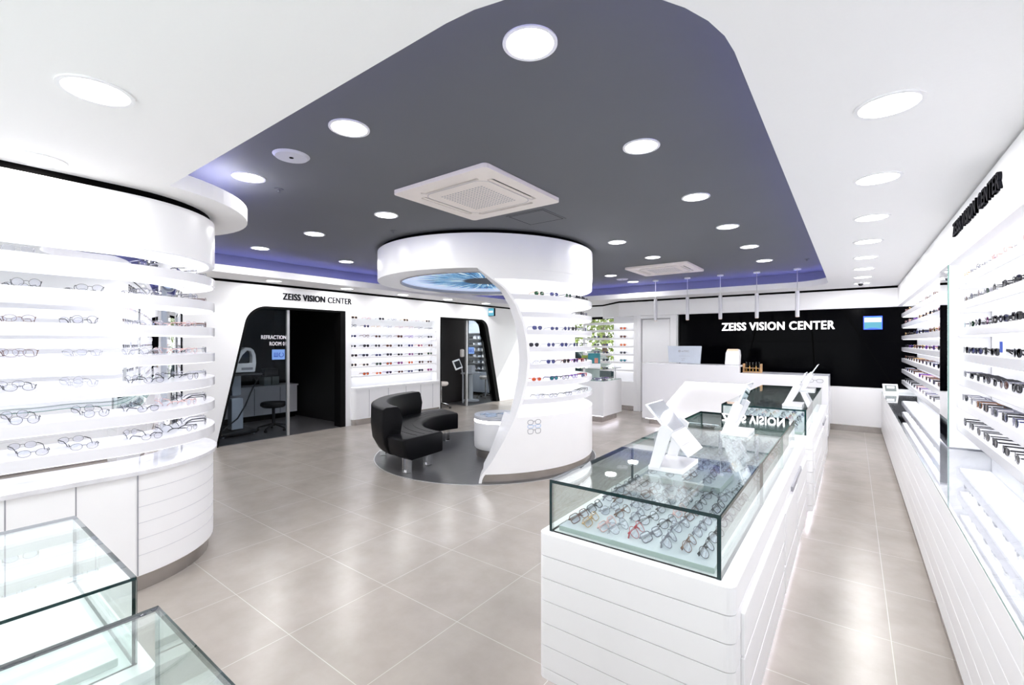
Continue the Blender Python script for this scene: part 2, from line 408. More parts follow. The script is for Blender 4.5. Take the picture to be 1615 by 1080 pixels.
# door recess left of the black wall
dr = bpy.data.objects.new('door_1', None); C.objects.link(dr); dr.location = (-3.5, 10.0, 0); struct(dr)
MB().box(-3.80, -3.18, 9.985, 10.03, 0.0, 2.06).build('door_panel', M['white'], dr, bevel=0.003)
b = MB().box(-3.90, -3.82, 9.93, 10.04, 0, 2.15).box(-3.16, -3.03, 9.93, 10.04, 0, 2.15).box(-3.82, -3.16, 9.95, 10.04, 2.08, 2.15)
b.build('door_frame', M['white'], dr, bevel=0.003)
MB().box(-3.03, -3.0, 9.95, 10.04, 0, 2.15).build('frame_strip', M['alu'], dr)
MB().tube([(-3.24, 9.985, 1.0), (-3.24, 9.95, 1.0), (-3.34, 9.95, 1.0)], 0.008, 8).build('door_handle', M['chrome'], dr, smooth=True)

# ------------------------------------------------------------------ ceiling lamps and fittings
def downlight(x, y, z, label, group, rad=0.115):
    t = thing('downlight', label, 'ceiling light', (x, y, z-0.012), group)
    MB().ring(x, y, z-0.006, z, rad*0.86, rad, 40).build('lamp_rim', M['white'], t, smooth=True)
    MB().cyl(x, y, z-0.004, z, rad*0.86, 40).build('diffuser', M['lamp'], t)
    l = bpy.data.lights.new('downlight_glow', 'AREA'); l.shape = 'DISK'; l.size = rad*1.6; l.energy = LAMP_W; l.color = (1, 0.985, 1.0)
    o = bpy.data.objects.new('downlight_glow', l); C.objects.link(o); o.parent = t; o.location = (0, 0, 0.004)
    return t
rowx = {-1.08: 'right', -2.35: 'middle', -3.66: 'left', -4.96: 'far left', -6.29: 'leftmost'}
spots = [(-1.08, y) for y in (1.57, 2.82, 4.08, 5.33, 6.61, 7.87)]+[(-2.35, y) for y in (1.56, 5.33, 6.59)]+\
        [(-3.66, 1.57), (-3.66, 2.84), (-3.62, 7.92), (-3.62, 9.0), (-4.96, 2.84), (-6.29, 2.84), (-6.27, 4.11)]
desc = {(-1.08, 1.57): 'large round downlight at the top centre of the dark ceiling, nearest the viewer',
        (-1.08, 2.82): 'round downlight in the dark ceiling right of the nearer ceiling cassette',
        (-1.08, 4.08): 'third downlight back in the right hand row of the dark ceiling',
        (-1.08, 5.33): 'fourth downlight back in the right hand row of the dark ceiling',
        (-1.08, 6.61): 'fifth downlight back in the right hand row of the dark ceiling',
        (-1.08, 7.87): 'last downlight of the right hand row, near the pendants',
        (-2.35, 1.56): 'round downlight in the dark ceiling left of the nearer ceiling cassette',
        (-2.35, 5.33): 'downlight in the dark ceiling right above the round pillar rim',
        (-2.35, 6.59): 'downlight in the dark ceiling just before the far ceiling cassette',
        (-3.66, 1.57): 'downlight in the violet wash beside the round white soffit lobe',
        (-3.66, 2.84): 'downlight in the dark ceiling just left of the round pillar top',
        (-3.62, 7.92): 'small downlight left of the far ceiling cassette',
        (-3.62, 9.0): 'small downlight near the first pendant, by the ceiling edge',
        (-4.96, 2.84): 'downlight between the pillar and the left display, middle of three',
        (-6.29, 2.84): 'downlight in the dark ceiling nearest the left display fascia',
        (-6.27, 4.11): 'downlight in the dark ceiling close to the refraction wall edge'}
for s in spots: downlight(s[0], s[1], 2.8, desc[s], 'downlights in the dark ceiling')
for i, y in enumerate((2.36, 3.38, 4.41, 5.43, 6.43, 7.41, 8.35, 9.2)):
    downlight(0.115, y, 2.5, '%s downlight from the front in the white soffit over the right aisle' % ORD[i], 'downlights over the right aisle')
for (x, y), d in {(-2.29, 0.44): 'big slanted looking downlight at upper left in the white soffit', (-3.385, 0.42): 'faint downlight in the soffit just above the left display fascia'}.items():
    downlight(x, y, 2.5, d, 'downlights in the left soffit')
for i, y in enumerate((3.43, 4.7, 5.95, 7.2, 8.5)):
    downlight(-7.15, y, 2.5, 'downlight %s in the narrow soffit before the refraction wall' % ('nearest the left display', 'above the refraction room door', 'before the wall display', 'between wall display and second room', 'above the small blue sign')[i], 'downlights along the left wall')
for x, y, l in ((-3.01, 1.56, 'round white speaker disc with dark centre dot in dark ceiling, left of lamps'), (-3.64, 8.5, 'round white speaker disc beside the far ceiling cassette')):
    t = thing('ceiling_speaker', l, 'speaker', (x, y, 2.78))
    MB().lathe([(0.0, 2.786), (0.10, 2.786), (0.115, 2.80)], x, y, 40).build('cover', M['pale'], t, smooth=True)
    MB().cyl(x, y, 2.784, 2.7865, 0.014, 16).build('centre_dot', M['black'], t)
for x, y, l in ((-3.75, 1.84, 'small dark sprinkler beside the violet lit lobe downlight'), (-4.13, 3.3, 'small sprinkler cap just before the round pillar top'), (-0.55, 8.1, 'small sprinkler by the last pendant lamp')):
    tag(MB().lathe([(0.035, 2.80), (0.035, 2.795), (0.012, 2.790), (0.012, 2.775)], x, y, 20).build('sprinkler', M['dark_ceil'], smooth=True), l, 'sprinkler')
def cassette(x0, x1, y0, y1, label):
    cx, cy = (x0+x1)/2, (y0+y1)/2; hx = (x1-x0)/2; z = 2.8
    t = thing('air_conditioner', label, 'air conditioner', (cx, cy, z-0.04))
    fr = rpoly([(x0, y0, 0.04), (x1, y0, 0.04), (x1, y1, 0.04), (x0, y1, 0.04)], 6)
    q = hx*0.42
    slots = []
    for dx, dy in ((0, -1), (1, 0), (0, 1), (-1, 0)):
        c0 = (cx+dx*hx*0.72, cy+dy*hx*0.72); L = hx*0.60; W = hx*0.062
        if dx: s = rpoly([(c0[0]-W, c0[1]-L, W*0.9), (c0[0]+W, c0[1]-L, W*0.9), (c0[0]+W, c0[1]+L, W*0.9), (c0[0]-W, c0[1]+L, W*0.9)], 5)
        else: s = rpoly([(c0[0]-L, c0[1]-W, W*0.9), (c0[0]+L, c0[1]-W, W*0.9), (c0[0]+L, c0[1]+W, W*0.9), (c0[0]-L, c0[1]+W, W*0.9)], 5)
        slots.append(s)
    MB().prism(fr, z-0.035, z-0.002, slots).build('panel', M['cream'], t, bevel=0.004)
    for s in slots:
        MB().prism(s, z-0.006, z-0.001).build('air_slot', M['black'], t)
        sx = [p[0] for p in s]; sy = [p[1] for p in s]
        a, b_, c, d = min(sx), max(sx), min(sy), max(sy)
        if b_-a > d-c: MB().box(a+0.02, b_-0.02, c+0.006, (c+d)/2+0.004, z-0.030, z-0.026).build('louvre', M['cream'], t)
        else: MB().box(a+0.006, (a+b_)/2+0.004, c+0.02, d-0.02, z-0.030, z-0.026).build('louvre', M['cream'], t)
    g = MB(); k = 15; s_ = hx*0.92/k
    grid = hx*0.46
    for i in range(k):
        for j in range(k):
            x = cx-grid+2*grid*(i+0.5)/k; y = cy-grid+2*grid*(j+0.5)/k
            g.box(x-s_*0.30, x+s_*0.30, y-s_*0.18, y+s_*0.18, z-0.0358, z-0.0350)
    g.build('grille_holes', M['ink_grey'], t)
    gr = rpoly([(cx-hx*0.66, cy-hx*0.66, .1), (cx+hx*0.66, cy-hx*0.66, .1), (cx+hx*0.66, cy+hx*0.66, .1), (cx-hx*0.66, cy+hx*0.66, .1)], 6)
    MB().prism(gr, z-0.0356, z-0.0350, [offset(gr, -0.004)]).build('seam', M['ink_grey'], t)
cassette(-3.03, -2.03, 2.41, 3.42, 'large cream ceiling air conditioner cassette in the middle of the dark ceiling')
cassette(-3.05, -2.03, 7.2, 8.2, 'smaller looking far ceiling cassette air conditioner near the pendants')
t = thing('access_hatch', 'square dark access hatch behind the nearer ceiling cassette', 'hatch', (-2.53, 3.8, 2.79))
MB().box(-2.75, -2.31, 3.58, 4.0, 2.794, 2.80).build('hatch_panel', M['dark_ceil'], t)
hp = [(-2.73, 3.60), (-2.33, 3.60), (-2.33, 3.98), (-2.73, 3.98)]
MB().prism(hp, 2.7935, 2.795, [offset(hp, -0.006)]).build('hatch_seam', M['black'], t)
t = thing('security_camera', 'small white dome camera on the soffit near the black wall', 'camera', (0.10, 9.0, 2.44))
MB().cyl(0.10, 9.0, 2.47, 2.5, 0.045, 24).build('mount', M['white'], t, smooth=True)
MB().lathe([(0.0, 2.435), (0.02, 2.44), (0.033, 2.455), (0.036, 2.472)], 0.10, 9.0, 24).build('dome', M['screen'], t, smooth=True)
for i, x in enumerate((-3.17, -2.55, -1.96, -1.36, -0.75)):
    t = thing('pendant_lamp', '%s slim white tube pendant from the left above the reception desk' % ORD[i], 'pendant lamp', (x, 9.05, 1.98), 'tube pendants above the reception desk')
    MB().cyl(x, 9.05, 2.775, 2.8, 0.055, 24).build('canopy', M['white'], t, smooth=True)
    MB().cyl(x, 9.05, 2.41, 2.78, 0.006, 8).build('cord', M['alu'], t, smooth=True)
    MB().cyl(x, 9.05, 1.985, 2.42, 0.031, 24).build('tube_shade', M['pale'], t, smooth=True)
    MB().cyl(x, 9.05, 1.981, 1.984, 0.024, 20).build('bulb', M['warm'], t)

# ------------------------------------------------------------------ signs
def sign(name, s, origin, u, nrm, wd, ht, depth, mat, label, bold=0.055, cat='sign'):
    b = text_mb(s, wd, ht, depth, bold)
    t = thing(name, label, cat, origin)
    iv = sorted((min(b.v[i][0] for i in f), max(b.v[i][0] for i in f)) for f in b.f)
    cuts = []; hi = iv[0][1]
    gaps = []
    for a_, c_ in iv:
        if a_ > hi: gaps.append((a_-hi, (a_+hi)/2))
        hi = max(hi, c_)
    cuts = sorted(g[1] for g in sorted(gaps)[-(len(s.split())-1):])
    for k in range(len(cuts)+1):
        lo = cuts[k-1] if k else -1; up = cuts[k] if k < len(cuts) else 99
        w_ = MB(); idx = {}
        for f in b.f:
            if lo < b.v[f[0]][0] < up:
                for i in f:
                    if i not in idx: idx[i] = len(w_.v); w_.v.append(b.v[i])
                w_.f.append(tuple(idx[i] for i in f)); w_.m.append(0)
        w_.xf(uvw(origin, u, nrm)).build('word', mat, t)
    return t
sign('wall_sign', 'ZEISS VISION CENTER', (XL+0.001, 3.74, 2.255), (0, 1, 0), (1, 0, 0), 1.28, 0.108, 0.012, M['ink'], 'dark lettered sign on the white wall above the refraction room opening')
sign('wall_sign', 'ZEISS VISION CENTER', (0.599, 4.61, 2.32), (0, -1, 0), (-1, 0, 0), 1.33, 0.095, 0.015, M['ink'], 'dark raised lettering on the fascia above the right wall shelves')
sign('illuminated_sign', 'ZEISS VISION CENTER', (-2.14, YB-0.021, 1.79), (1, 0, 0), (0, -1, 0), 1.88, 0.155, 0.02, M['sign_light'], 'glowing white lettering on the black wall behind reception')
lg = thing('logo_lightbox', 'glowing blue and white square logo on the black wall at right', 'logo sign', (0.28, YB-0.02, 1.76))
MB().box(0.148, 0.405, YB-0.05, YB-0.021, 1.775, 2.005).build('blue_case', M['sign_blue'], lg)
arcb = [(0.16, 1.78)]+[(0.16+0.233*k/8, 1.78+0.022*math.sin(PI*k/8)) for k in range(1, 8)]+[(0.393, 1.78), (0.393, 1.90), (0.16, 1.90)]
MB().prism(arcb, YB-0.056, YB-0.049, axis='y').build('cyan_face', M['sign_cyan'], lg)
MB().box(0.16, 0.393, YB-0.056, YB-0.049, 1.90, 1.975).build('white_band', M['sign_white'], lg)
MB().box(0.16, 0.393, YB-0.056, YB-0.049, 1.975, 1.992).build('top_band', M['sign_cyan'], lg)
t = thing('logo_lightbox', 'small cyan lit box sign jutting from the white wall beyond the second room', 'logo sign', (XL+0.1, 9.1, 2.22))
MB().box(XL, XL+0.19, 9.02, 9.07, 2.225, 2.43).build('sign_case', M['ink'], t)
MB().box(XL+0.012, XL+0.18, 9.005, 9.02, 2.235, 2.42).build('sign_face', M['sign_cyan'], t)
MB().box(XL+0.03, XL+0.16, 9.0, 9.006, 2.31, 2.36).build('sign_band', M['sign_white'], t)

# ------------------------------------------------------------------ refraction rooms behind the left wall
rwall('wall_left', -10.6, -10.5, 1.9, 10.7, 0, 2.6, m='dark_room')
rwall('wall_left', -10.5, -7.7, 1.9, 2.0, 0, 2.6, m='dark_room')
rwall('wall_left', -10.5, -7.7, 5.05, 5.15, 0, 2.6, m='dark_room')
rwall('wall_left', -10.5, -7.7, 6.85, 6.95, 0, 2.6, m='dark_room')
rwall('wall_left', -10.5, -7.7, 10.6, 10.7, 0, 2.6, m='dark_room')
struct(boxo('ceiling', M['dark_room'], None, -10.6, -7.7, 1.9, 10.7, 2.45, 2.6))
struct(boxo('trim_9', M['floor_dark'], None, -10.5, -7.52, 2.0, 5.05, 0.0, 0.003))
struct(boxo('trim_10', M['floor_dark'], None, -10.5, -7.52, 8.27, 10.6, 0.0, 0.003))
def opening(name, pts, ydiv, y_glass, label_n, wide):
    t = bpy.data.objects.new(name, None); C.objects.link(t); t.location = (XL-0.1, ydiv, 0); struct(t)
    pl = rpoly(pts, 12)
    inn = rpoly([(p[0], p[1], max(0, p[2]-0.04)) if p[1] == 0 else p for p in wide], 12)
    # frame: outline minus inner outline (open at the floor)
    MB().prism(pl+inn[::-1], XL-0.20, XL+0.002, axis='x').build('opening_frame', M['black_frame'], t)
    g = rpoly(y_glass, 12)
    MB().prism(g, XL-0.075, XL-0.065, axis='x').build('glass_pane', M['glass_smoke'], t)
    MB().box(XL-0.095, XL-0.045, ydiv-0.02, ydiv+0.02, 0, 2.09).build('divider_post', M['alu'], t)
    return t
ref = opening('window_2', op1, 3.86, [(2.80, 0.0, 0), (3.25, 2.10, 0.32), (3.86, 2.10, 0), (3.86, 0.0, 0)], 1,
              [(2.79, 0, 0), (3.25, 2.10, 0.32), (4.80, 2.10, 0), (4.80, 0, 0)])
opening('window_3', op2, 8.26, [(8.26, 0, 0), (8.26, 2.10, 0), (8.86, 2.10, 0.26), (9.37, 0, 0)], 2,
        [(7.34, 0, 0), (7.34, 2.10, 0), (8.84, 2.10, 0.26), (9.36, 0, 0)])
b = text_mb('REFRACTION', 0.40, 0.062, 0.002, 0.06).xf(uvw((XL-0.064, 3.43, 1.605), (0, 1, 0), (1, 0, 0)))
gt = thing('glass_lettering', 'grey two line lettering on the refraction room glass', 'lettering', (XL-0.064, 3.63, 1.5))
b.build('top_line', M['pale'], gt)
text_mb('ROOM 01', 0.27, 0.062, 0.002, 0.06).xf(uvw((XL-0.064, 3.56, 1.50), (0, 1, 0), (1, 0, 0))).build('bottom_line', M['pale'], gt)
def eye_icon(y, z, x, s, label):
    t = thing('eye_test_icon', label, 'icon', (x, y, z))
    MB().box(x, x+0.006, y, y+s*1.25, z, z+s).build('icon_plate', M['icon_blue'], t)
    b = MB()
    u = s/10
    for k in range(3): b.box(x+0.006, x+0.009, y+u*(1.8+k*1.6), y+u*(2.5+k*1.6), z+2.6*u, z+7*u)
    b.box(x+0.006, x+0.009, y+u*1.8, y+u*5.7, z+2.6*u, z+3.4*u)
    c = [(x+0.0075, y+9*u+2.2*u*math.cos(R_(a)), z+4.8*u+2.2*u*math.sin(R_(a))) for a in range(-240, 61, 20)]
    b.tube(c, u*0.4, 6)
    b.build('symbols', M['print_blue'], t)
eye_icon(3.60, 1.27, XL-0.064, 0.165, 'pale blue square eye test icon on the refraction room glass')
eye_icon(8.33, 1.27, XL-0.064, 0.165, 'pale blue square eye test icon on the second room glass')
# room 1 furniture
t = thing('low_cabinet', 'white low cabinet run inside the dark refraction room', 'cabinet', (-9.4, 3.8, 0))
MB().box(-9.75, -9.32, 2.3, 4.95, 0.12, 0.66).build('body', M['pale'], t)
MB().box(-9.76, -9.30, 2.28, 4.97, 0.66, 0.69).build('worktop', M['pale'], t)
MB().box(-9.7, -9.4, 2.3, 4.95, 0, 0.12).build('plinth', M['black'], t)
sm = MB()
for y in (3.0, 3.55, 4.1, 4.6): sm.box(-9.322, -9.317, y-0.004, y+0.004, 0.13, 0.65)
sm.build('door_seam', M['black'], t)
t = thing('eye_test_machine', 'white arched eye test machine standing in the refraction room', 'machine', (-8.3, 3.4, 0))
def yz(poly, x0, x1, name, m, bev=0.01): return MB().prism(poly, x0, x1, axis='x').build(name, m, t, bevel=bev, smooth=False)
arch = [(3.24, 1.05), (3.60, 1.05), (3.62, 1.20), (3.61, 1.34), (3.58, 1.42), (3.53, 1.46), (3.45, 1.47), (3.34, 1.40), (3.27, 1.25)]
arch_h = [(3.33, 1.20), (3.55, 1.20), (3.555, 1.32), (3.53, 1.40), (3.48, 1.42), (3.40, 1.34)]
MB().prism(arch, -8.45, -8.15, [arch_h], axis='x').build('housing', M['white'], t, bevel=0.012)
MB().box(-8.40, -8.22, 3.33, 3.55, 1.19, 1.43).build('optics', M['screen'], t, bevel=0.03)
MB().box(-8.149, -8.145, 3.38, 3.56, 1.09, 1.13).build('control_keys', M['ink_grey'], t)
MB().box(-8.55, -8.05, 3.10, 3.68, 1.00, 1.03).build('table_top', M['black_plastic'], t, bevel=0.01)
MB().box(-8.38, -8.22, 3.26, 3.44, 0.10, 0.62).build('lower_column', M['blueish'], t, bevel=0.01)
MB().box(-8.35, -8.25, 3.28, 3.42, 0.66, 1.0).build('upper_column', M['blueish'], t, bevel=0.01)
MB().box(-8.55, -8.05, 3.05, 3.60, 0.03, 0.09).build('foot', M['black_plastic'], t, bevel=0.02)
MB().tube([(-8.15, 3.55, 1.0), (-8.1, 3.6, 0.9), (-8.1, 3.5, 0.7), (-8.1, 3.42, 0.5), (-8.1, 3.3, 0.3), (-8.1, 3.05, 0.12)], 0.012, 8).build('cable', M['black_plastic'], t, smooth=True)
for dx, dy in ((-8.5, 3.08), (-8.1, 3.08), (-8.1, 3.55), (-8.5, 3.55)): MB().tube([(dx, dy-0.015, 0.03), (dx, dy+0.015, 0.03)], 0.028, 12).build('caster', M['pale'], t, smooth=True)
def stool(x, y, zs, seat_m, base_m, label, rad=0.2):
    t = thing('stool', label, 'stool', (x, y, 0))
    MB().lathe([(0.0, zs-0.09), (rad*0.8, zs-0.09), (rad, zs-0.06), (rad, zs-0.02), (rad*0.9, zs), (0.0, zs)], x, y, 32).build('seat', seat_m, t, smooth=True)
    MB().cyl(x, y, 0.08, zs-0.09, 0.025, 16).build('gas_column', base_m, t, smooth=True)
    for k in range(5):
        a = 2*PI*k/5+0.3; c, s = math.cos(a), math.sin(a)
        l = MB().tube([(x, y, 0.12), (x+0.13*c, y+0.13*s, 0.09), (x+0.25*c, y+0.25*s, 0.06)], [0.02, 0.017, 0.012], 8).build('leg', base_m, t, smooth=True)
        MB().tube([(x+0.25*c-0.015*s, y+0.25*s+0.015*c, 0.026), (x+0.25*c+0.015*s, y+0.25*s-0.015*c, 0.026)], 0.025, 12).build('caster', M['black_plastic'], l, smooth=True)
    return t
stool(-8.2, 3.93, 0.50, M['black_plastic'], M['black_plastic'], 'black wheeled stool inside the dark refraction room', 0.21)
t = thing('desk_device', 'dark boxy instrument on the refraction room cabinet', 'instrument', (-9.5, 4.5, 0.69))
MB().box(-9.62, -9.40, 4.32, 4.46, 0.69, 0.86).build('left_case', M['lcd'], t, bevel=0.01)
MB().box(-9.62, -9.40, 4.48, 4.62, 0.69, 0.86).build('right_case', M['lcd'], t, bevel=0.01)
MB().box(-9.62, -9.42, 4.34, 4.62, 0.87, 1.02).build('head', M['black_plastic'], t, bevel=0.02)
# room 2
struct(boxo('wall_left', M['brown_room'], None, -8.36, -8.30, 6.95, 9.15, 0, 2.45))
t = thing('shelf_rack', 'bright shelves of optical stock seen through the second room glass', 'shelves', (-9.0, 10.45, 0.7))
RZ = (0.74, 0.92, 1.10, 1.28, 1.46, 1.64, 1.82)
for z in RZ: MB().box(-10.0, -8.0, 10.25, 10.56, z, z+0.02).build('shelf', M['alu'], t)
MB().box(-10.0, -8.0, 10.56, 10.59, 0.7, 2.3).build('back_panel', M['blueish'], t)
MB().box(-9.9, -8.28, 9.35, 9.42, 2.40, 2.43).build('fill_strip', M['bright_strip'], t)  # added glowing strip to brighten the rack, not a known fixture
l = bpy.data.lights.new('rack_fill', 'AREA'); l.shape = 'RECTANGLE'; l.size = 1.7; l.size_y = 0.1; l.energy = 38  # invented fill light that lifts the dark rack shelves
o = bpy.data.objects.new('rack_fill', l); C.objects.link(o); o.parent = t; o.location = (-0.1, -1.05, 1.68); o.rotation_euler = (R_(58), 0, 0)
k = 0
for z in RZ[:6]:
    for x in (-9.35, -9.18, -9.0, -8.84):
        k += 1
        tag(MB().box(x, x+random.uniform(0.06, 0.13), 10.32, 10.46, z+0.0205, z+random.uniform(0.06, 0.13)).build('stock_box', M[('white', 'ink', 'pale', 'blueish')[k % 4]], bevel=0.004),
            'small stock box, %s from left on the %s shelf up, second room rack' % (ORD[(k-1) % 4], ORD[(k-1)//4]), 'box', 'stock boxes in the second room')
t = thing('low_cabinet', 'grey low cabinet in the second room behind glass', 'cabinet', (-9.0, 10.3, 0))
MB().box(-10.0, -8.0, 10.1, 10.58, 0.1, 0.68).build('body', M['blueish'], t); MB().box(-9.9, -8.1, 10.15, 10.58, 0, 0.1).build('plinth', M['black'], t)
t = thing('instrument_stand', 'pale column instrument stand behind the second room glass', 'instrument', (-8.3, 8.75, 0))
MB().cyl(-8.0, 8.90, 0.05, 0.72, 0.06, 24).build('column', M['white'], t, smooth=True)
MB().box(-8.25, -7.85, 8.78, 9.14, 0.72, 0.76).build('table_top', M['pale'], t, bevel=0.01)
MB().lathe([(0.22, 0.02), (0.22, 0.05), (0.06, 0.08)], -8.0, 8.90, 24).build('foot', M['pale'], t, smooth=True)
MB().box(-8.1, -7.95, 8.88, 9.02, 0.76, 0.95).build('monitor_base', M['white'], t, bevel=0.01)
t = thing('instrument_display', 'white framed tablet display beside the second room doorway', 'display', (-7.9, 8.35, 0.9))
mt = Matrix.Translation((-7.85, 8.32, 0.90)) @ Matrix.Rotation(R_(-18), 4, 'Y') @ Matrix.Rotation(R_(12), 4, 'X')
MB().box(-0.02, 0.0, -0.15, 0.13, -0.01, 0.24).xf(mt).build('bezel', M['white'], t, bevel=0.008)
MB().box(0.0, 0.004, -0.11, 0.09, 0.03, 0.20).xf(mt).build('screen', M['screen'], t)
MB().tube([(-7.9, 8.4, 0.95), (-7.95, 8.5, 0.9), (-8.0, 8.6, 0.7), (-8.0, 8.6, 0.004)], 0.02, 8).build('arm', M['pale'], t, smooth=True)
MB().box(-7.97, -7.88, 8.44, 8.54, 1.18, 1.38).build('headrest', M['cream'], t, bevel=0.03)
stool(-7.80, 7.62, 0.62, M['cream'], M['chrome'], 'cream stool at the left edge of the second room doorway', 0.18)
stool(-8.2, 9.75, 0.62, M['cream'], M['chrome'], 'cream stool seen dimly through the second room glass', 0.18)

# ------------------------------------------------------------------ eyewear
def sup(a, b, n, k=20, top=1.0, x0=0, z0=0):
    pts = []
    for i in range(k):
        t = 2*PI*i/k; c, s = math.cos(t), math.sin(t)
        x = a*math.copysign(abs(c)**(2/n), c); z = b*math.copysign(abs(s)**(2/n), s)
        if z > 0: z *= top
        else: x *= (1-0.16*(-z/b)*(top if top != 1 else 0))
        pts.append((x0+x, z0+z))
    return pts
STY = {  # half width, half height, exponent, rim radius, flatten top, half gap
    'round': (0.0235, 0.0225, 2.0, 0.0011, 1.0, 0.0095),
    'oval': (0.0255, 0.0185, 2.2, 0.0011, 1.0, 0.0095),
    'rectangular': (0.0265, 0.0170, 4.0, 0.0017, 1.0, 0.0090),
    'aviator': (0.0285, 0.0245, 2.4, 0.0011, 0.8, 0.0080),
    'square': (0.0265, 0.0220, 3.2, 0.0028, 0.9, 0.0085),
    'cat-eye': (0.0275, 0.0215, 2.6, 0.0026, 0.8, 0.0085)}
def eyewear_meshes(sty, folded):
    a, b, n, r, top, gp = STY[sty]; D = M['ink']
    z0 = b+r
    front = MB(); lenses = []
    for s in (-1, 1):
        cx = s*(gp+a)
        pts = sup(a, b, n, 20, top, 0, 0)
        loop = [(cx+s*p[0], 0.006*(abs(cx+p[0]*s)/0.07)**2, z0+p[1]) for p in pts]
        front.tube(loop, r, 5, True)
        m = len(loop); c = (cx, 0.006*(abs(cx)/0.07)**2-0.0012, z0)
        vs = [(c[0], c[1]-0.0008, c[2])]+[(p[0], p[1]-0.0004, p[2]) for p in loop]+[(c[0], c[1]+0.0008, c[2])]+[(p[0], p[1]+0.0008, p[2]) for p in loop]
        fs = [(0, 1+i, 1+(i+1) % m) for i in range(m)]+[(m+1, m+2+(i+1) % m, m+2+i) for i in range(m)]
        lenses.append(MB().add(vs, fs))
    front.tube([(-gp, 0, z0+b*0.30), (-gp*0.4, -0.002, z0+b*0.42), (gp*0.4, -0.002, z0+b*0.42), (gp, 0, z0+b*0.30)], max(r, 0.0013), 5)
    temps = []
    for s in (-1, 1):
        xe = s*(gp+2*a+0.003); zt = z0+b*0.42
        front.tube([(s*(gp+2*a-0.002), 0.004, zt), (xe, 0.009, zt)], max(r, 0.0014), 5)
        tr = 0.0013+r*0.45
        if folded:
            yy = 0.014+0.005*(s > 0)
            pts = [(xe, 0.009, zt), (xe-s*0.006, yy, zt), (xe-s*0.05, yy+0.001, zt-0.001), (xe-s*0.09, yy+0.003, zt-0.004), (xe-s*0.112, yy+0.006, zt-0.014), (xe-s*0.124, yy+0.009, zt-0.026)]
        else:
            pts = [(xe, 0.009, zt), (xe+s*0.001, 0.04, zt), (xe, 0.095, zt-0.002), (xe-s*0.003, 0.120, zt-0.014), (xe-s*0.005, 0.137, zt-0.030)]
        temps.append(MB().tube(pts, tr, 5, rz=1.8))
    return front, lenses, temps
FC = {'black': (0.008, 0.008, 0.012), 'tortoiseshell': (0.16, 0.06, 0.02), 'gold': None, 'silver': None, 'red': (0.42, 0.02, 0.03),
      'navy': (0.015, 0.02, 0.12), 'clear pink': (0.72, 0.45, 0.42), 'purple': (0.18, 0.05, 0.35), 'brown': (0.13, 0.05, 0.03), 'grey': (0.16, 0.16, 0.20)}
FM = {}
for k, c in FC.items():
    if k == 'gold': FM[k] = PM('gold_wire', (0.78, 0.52, 0.25), 0.25, metal=0.9, noise=0.03)
    elif k == 'silver': FM[k] = PM('silver_wire', (0.48, 0.48, 0.52), 0.25, metal=0.9, noise=0.03)
    else: FM[k] = PM(k.replace(' ', '_')+'_acetate', c, 0.25, noise=0.25, nscale=90)
LM = {'dark': GLASS('dark_lens', (0.05, 0.05, 0.09), f0=0.06), 'brown': GLASS('brown_lens', (0.30, 0.12, 0.06), f0=0.06),
      'green': GLASS('green_lens', (0.06, 0.24, 0.14), f0=0.07), 'blue': GLASS('blue_lens', (0.16, 0.18, 0.42), f0=0.08),
      'orange': GLASS('orange_lens', (0.80, 0.28, 0.06), f0=0.07), 'teal': GLASS('teal_lens', (0.10, 0.45, 0.48), f0=0.07),
      'pink': GLASS('pink_lens', (0.55, 0.20, 0.50), f0=0.07), 'clear': GLASS('clear_lens', (0.95, 0.95, 0.98), f0=0.10)}
EW = {}
def ew(sty, folded):
    k = (sty, folded)
    if k not in EW:
        f, ls, ts = eyewear_meshes(sty, folded)
        D = M['ink']
        one = MB(); one.add(f.v, f.f, 0)
        for l in ls: one.add(l.v, l.f, 1)
        for t_ in ts: one.add(t_.v, t_.f, 0)
        EW[k] = (f.mesh('frame', D, smooth=True), [l.mesh('lens', D, smooth=True) for l in ls], [t_.mesh('temple', D, smooth=True) for t_ in ts], one.mesh('eyewear', [D, D], smooth=True))
    return EW[k]
def setmat(o, i, m): o.material_slots[i].link = 'OBJECT'; o.material_slots[i].material = m
def place(pos, face, sty, fc, lc, where, group, detail=True, folded=False, tilt=0.0, scale=1.0):
    """eyewear at pos whose lenses look towards the direction face"""
    f, ls, ts, one = ew(sty, folded)
    sung = lc != 'clear'
    name = 'sunglasses' if sung else 'eyeglasses'
    look = ('%s framed %s sunglasses with %s lenses' % (fc, sty, lc)) if sung else ('%s framed %s eyeglasses' % (fc, sty))
    if sung and len((look+' '+where).split()) > 16: look = '%s %s sunglasses with %s lenses' % (fc, sty, lc)
    if len((look+' '+where).split()) > 16: look = '%s %s %s' % (fc, sty, name)
    label = look+', '+where
    th = math.atan2(face[0], -face[1])
    rot = (Matrix.Rotation(th, 4, 'Z') @ Matrix.Rotation(tilt, 4, 'X')).to_euler()
    if detail:
        r = bpy.data.objects.new(name, None); r.empty_display_size = 0.05
    else:
        r = bpy.data.objects.new(name, one)
    C.objects.link(r); r.location = pos; r.rotation_euler = rot; r.scale = (scale,)*3
    tag(r, label, name, group)
    if detail:
        for me, nm, mt in [(f, 'frame', FM[fc])]+[(l, 'lens', LM[lc]) for l in ls]+[(t_, 'temple', FM[fc]) for t_ in ts]:
            o = bpy.data.objects.new(nm, me); C.objects.link(o); o.parent = r; setmat(o, 0, mt)
    else: setmat(r, 0, FM[fc]); setmat(r, 1, LM[lc])
    return r
SUN_F = ['black', 'black', 'tortoiseshell', 'black', 'navy', 'gold', 'brown', 'silver', 'grey', 'black', 'clear pink', 'purple']
